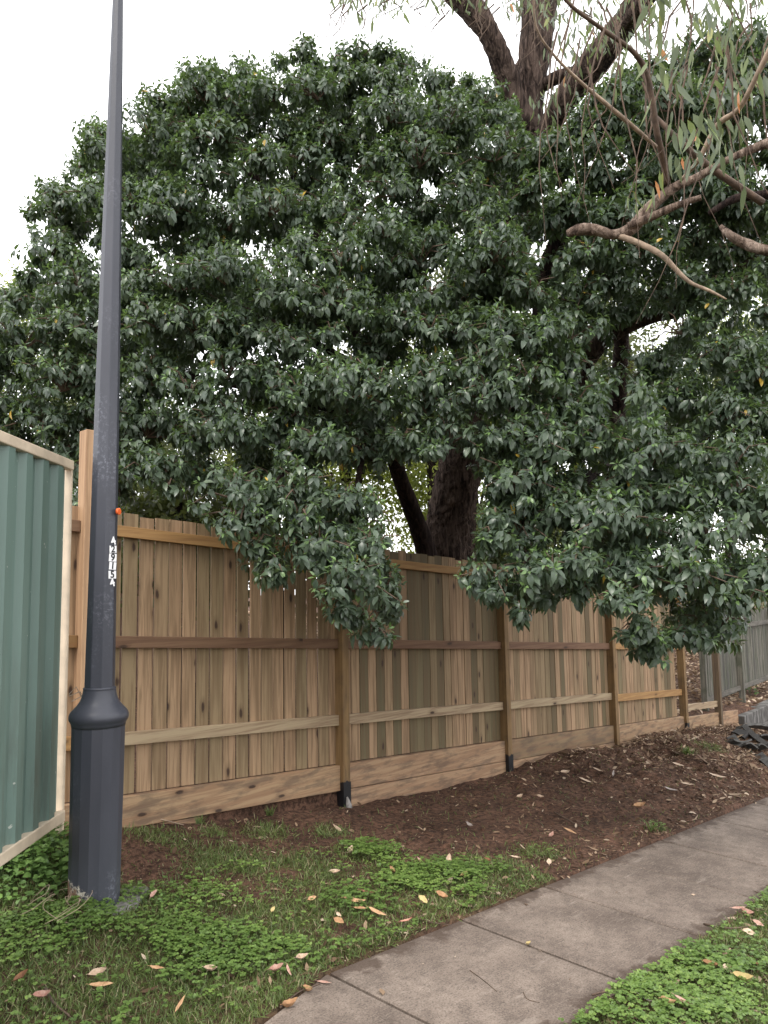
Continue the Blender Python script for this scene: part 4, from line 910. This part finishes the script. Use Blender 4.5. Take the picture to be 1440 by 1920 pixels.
FL = [(190, 1868, .085, 'tan', 'long', 0, 'large tan crescent leaf lying on the lawn at the bottom left'), (185, 1848, .06, 'pale', 'curl', 20, 'pale curled leaf just above the large tan crescent leaf'),
 (40, 1855, .05, 'brown', 'curl', 50, 'brown curled leaf on the lawn at the far left'), (80, 1892, .055, 'pink', 'broad', 10, 'dull pink leaf in the bottom left corner of the lawn'), (338, 1905, .06, 'tan', 'long', 70, 'narrow tan leaf standing at the bottom edge left of the path'),
 (395, 1840, .05, 'pale', 'broad', 0, 'pale broken leaf on clover below the lawn centre'), (295, 1835, .06, 'tan', 'long', -8, 'thin tan leaf on the lawn between two pale leaves'), (288, 1693, .045, 'pink', 'broad', 70, 'pinkish leaf upright right of the lamp post footing'),
 (42, 1655, .055, 'brown', 'broad', 60, 'brown leaf among weeds left of the lamp post'), (108, 1573, .035, 'pale', 'broad', -50, 'pale leaf between the steel fence and the lamp post'),
 (657, 1611, .065, 'pale', 'curl', 70, 'pale curled leaf below the post with the black painted foot'), (628, 1652, .055, 'pale', 'curl', 5, 'pale crumpled leaf on bare ground left of centre'),
 (791, 1631, .075, 'pink', 'long', -55, 'long pink leaf in the grass, left of the pale upright leaf'), (842, 1628, .065, 'pale', 'broad', 85, 'pale upright leaf in the grass near the middle of the verge'),
 (688, 1688, .075, 'red', 'long', -12, 'leaf half pale and half red on the grass'), (665, 1705, .10, 'tan', 'long', -6, 'long tan strip of bark like leaf lying above two tan leaves'), (707, 1727, .085, 'tan', 'long', -25, 'tan leaf pointing down at the right of the long strip'),
 (675, 1719, .06, 'orange', 'long', 0, 'orange tan leaf between the long strip and the pointing leaf'), (585, 1701, .042, 'tan', 'small', 30, 'round tan leaf on the lawn left of the long strip'), (636, 1744, .05, 'orange', 'small', -30, 'orange leaf on the bare patch near the path'),
 (635, 1732, .028, 'pale', 'small', -40, 'small pale leaf touching the orange leaf on the bare patch'), (512, 1722, .03, 'yellow', 'small', 70, 'small bright yellow leaf in the clover'), (794, 1703, .055, 'yellow', 'broad', -50, 'yellow leaf in the grass at the path edge'),
 (830, 1699, .065, 'tan', 'broad', -35, 'broad tan leaf where the grass meets the first joint'), (762, 1743, .055, 'red', 'long', 15, 'red leaf lying under a twig at the path edge'), (566, 1817, .05, 'pale', 'curl', 25, 'pale curled leaf at the grass edge above the near path corner'),
 (518, 1840, .055, 'pink', 'curl', 30, 'pink leaf overhanging the clover left of the near path corner'), (541, 1840, .05, 'pink', 'long', -65, 'slim pink leaf beside the twig at the near path corner'), (608, 1846, .06, 'pink', 'long', -20, 'pink mottled leaf lying on the near concrete slab'),
 (578, 1861, .045, 'tan', 'curl', -40, 'small tan curled leaf on the near concrete slab'), (543, 1892, .06, 'orange', 'broad', 40, 'orange tan leaf on the concrete at the bottom edge'), (990, 1775, .035, 'yellow', 'broad', 50, 'pale yellow leaf lying on a joint of the footpath'),
 (1030, 1630, .045, 'pale', 'small', 80, 'round pale leaf at the path edge beneath the mound'), (870, 1655, .04, 'yellow', 'broad', 30, 'pale yellow leaf in grass below the pale upright leaf'), (736, 1648, .045, 'tan', 'broad', -60, 'tan leaf on bare soil left of the long pink leaf'),
 (915, 1627, .04, 'brown', 'broad', -30, 'brown leaf in the grass strip near the mound'), (967, 1620, .06, 'pale', 'long', -15, 'long pale leaf at the foot of the mound by the grass strip'), (1034, 1580, .055, 'pink', 'curl', 50, 'pink crumpled leaf low on the mound'),
 (1385, 1718, .07, 'pink', 'long', 0, 'long pink leaf at the far end of the right clover patch'), (1400, 1728, .06, 'pink', 'broad', -15, 'pink leaf overlapping the right end of a long pink leaf'), (1422, 1748, .05, 'pink', 'broad', -40, 'dull pink leaf at the right edge above the clover'),
 (1405, 1765, .055, 'pale', 'broad', -20, 'pale pink leaf lying on twigs in the right verge'), (1362, 1805, .06, 'pink', 'long', 30, 'pink curled leaf in the middle of the right clover'), (1333, 1830, .055, 'orange', 'broad', -25, 'orange leaf in clover left of the pink curled leaf'),
 (1368, 1835, .06, 'pale', 'broad', 0, 'pale leaf in clover below the pink curled leaf'), (1426, 1826, .05, 'orange', 'long', -10, 'orange brown leaf at the right edge of the clover'), (1395, 1857, .07, 'yellow', 'broad', -20, 'yellow tan leaf resting on the long twig in the clover'),
 (1254, 1903, .05, 'tan', 'broad', -20, 'tan leaf at the bottom of the right clover patch'), (1285, 1900, .075, 'pink', 'long', -35, 'crumpled pink leaf at the bottom right'), (1210, 1892, .05, 'grey', 'long', -40, 'grey leaf in the clover close to the path'),
 (1300, 1680, .02, 'pale', 'small', 0, 'tiny pale leaf on the footpath near the right verge'), (1098, 1468, .11, 'pale', 'long', -35, 'long pale bark strip on the dark side of the mound'), (1122, 1448, .09, 'pale', 'long', -45, 'pale bark strip higher up the dark side of the mound'),
 (1150, 1455, .08, 'grey', 'long', 70, 'upright grey bark strip near the crest of the mound'), (1258, 1485, .10, 'grey', 'long', -15, 'flat grey bark piece in the middle of the mound'), (1345, 1460, .14, 'pale', 'long', -30, 'largest pale bark strip on the lit side of the mound'),
 (1272, 1438, .10, 'pale', 'long', -30, 'pale bark strip below the fourth post'), (1290, 1475, .10, 'pale', 'long', -25, 'pale bark strip right of the flat grey bark piece'), (1060, 1455, .08, 'pale', 'broad', 10, 'pale crumpled leaf on the left shoulder of the mound'),
 (975, 1500, .06, 'pale', 'broad', 30, 'pale leaf on bare soil in front of the third post'), (1013, 1500, .05, 'pale', 'broad', -10, 'pale leaf on bare soil right of the third post'), (1070, 1570, .09, 'tan', 'long', -45, 'tan bark strip low on the mound above the path'),
 (1200, 1518, .09, 'tan', 'broad', 10, 'tan leaf near the lower edge of the mound'), (880, 1560, .05, 'grey', 'broad', -40, 'grey leaf fragment on bare soil between two posts')]
for (px, py, L, colr, kind, ang, label) in FL:
    kind = 'curl' if kind == 'broad' and random.random() < .5 else kind
    p = onground(px, py); o = fl_mesh(kind, L*1.22).build('fallen_leaf', DRY[colr], None, smooth=True)
    onp = PY0 < p[1] < PY1
    if onp: p[2] = float(pathz(p[0], p[1]))
    lift = .003 if onp else (.042 if p[0] < 5.5 else .02)
    o.location = p+np.array([0, 0, lift]); 
    o.rotation_mode = 'QUATERNION'; o.rotation_quaternion = (Matrix.Rotation(random.uniform(.0, .2)+(.3 if not onp else 0), 4, Vector(R.T[0]*(1, 1, 0)).normalized()) @ Matrix.Rotation(math.radians(ang-46), 4, 'Z') @ Matrix.Rotation(random.uniform(-.15, .15), 4, 'Y')).to_quaternion()
    tag(o, label, 'leaf', 'fallen leaves on the verge and footpath')
TW = [([(881, 1822), (905, 1838), (932, 1862)], .0025, 'thin dark twig lying on the concrete left of the middle'), ([(981, 1862), (990, 1876), (1012, 1881)], .0022, 'curved thin twig on the concrete near the centre joint'), ([(1115, 1866), (1127, 1873), (1130, 1853)], .0025, 'short forked twig on concrete near the right verge'),
      ([(1110, 1868), (1150, 1858), (1195, 1846)], .004, 'dark twig lying along the right edge of the footpath'), ([(738, 1758), (765, 1735), (795, 1722)], .004, 'bent brown twig at the left edge of the path'), ([(795, 1731), (815, 1738), (845, 1735)], .003, 'straight twig reaching onto the slab'),
      ([(525, 1888), (560, 1862), (600, 1848)], .004, 'brown twig crossing the near corner of the path'), ([(1290, 1880), (1350, 1890), (1440, 1912)], .006, 'long pale twig through the right clover'), ([(1320, 1735), (1370, 1748), (1440, 1738)], .006, 'dark twig at the far end of the right verge'),
      ([(855, 1683), (890, 1685), (925, 1690)], .0035, 'thin twig along the path edge by the grass'), ([(235, 1547), (280, 1540), (345, 1552)], .005, 'pale root lying on the soil by the first sleeper'), ([(85, 1865), (100, 1890), (130, 1918)], .007, 'dark stick in the grass at the bottom left corner'),
      ([(1040, 1528), (1090, 1555), (1120, 1570)], .006, 'bare stick on the lower slope of the mound'), ([(345, 1660), (365, 1675), (390, 1680)], .0035, 'small pale root on the verge right of the lamp post')]
for pts, r, label in TW:
    q = []
    for a in pts:
        p = onground(*a); p[2] = (pathz(p[0], p[1]) if PY0 < p[1] < PY1 else ground(p[0], p[1])+.012)+r; q.append(p)
    b0 = q[0].copy(); q = curve_pts([p-b0 for p in q], 4); mb = MB(); mb.tube(q, list(np.linspace(r, r*.5, len(q))), 6, rough=.3)
    o = mb.build('twig', M_TWIGP if 'pale' in label else M_TWIG, smooth=True); o.location = b0; tag(o, label, 'twig', 'twigs on the ground')
vn = MB(); v0 = onground(80, 1715)
for k in range(9):
    a0 = random.uniform(-2, 1); pts = []; x, y = v0[0]+random.uniform(-.1, .1), v0[1]+random.uniform(-.1, .1); rad = random.uniform(.05, .22)
    for s in range(9): a = a0+s*.45; pts.append((x+rad*math.cos(a)+.012*s, y+rad*math.sin(a)-.01*s, ground(x, y)+.035+.05*math.sin(s*.5)*random.uniform(.5, 1)))
    vn.tube(curve_pts(pts, 2), .0015, 4, cap=False)
tag(vn.build('dry_vine', M_TWIGP), 'tangle of pale dry vine stems on the lawn in front of the lamp post', 'vine')
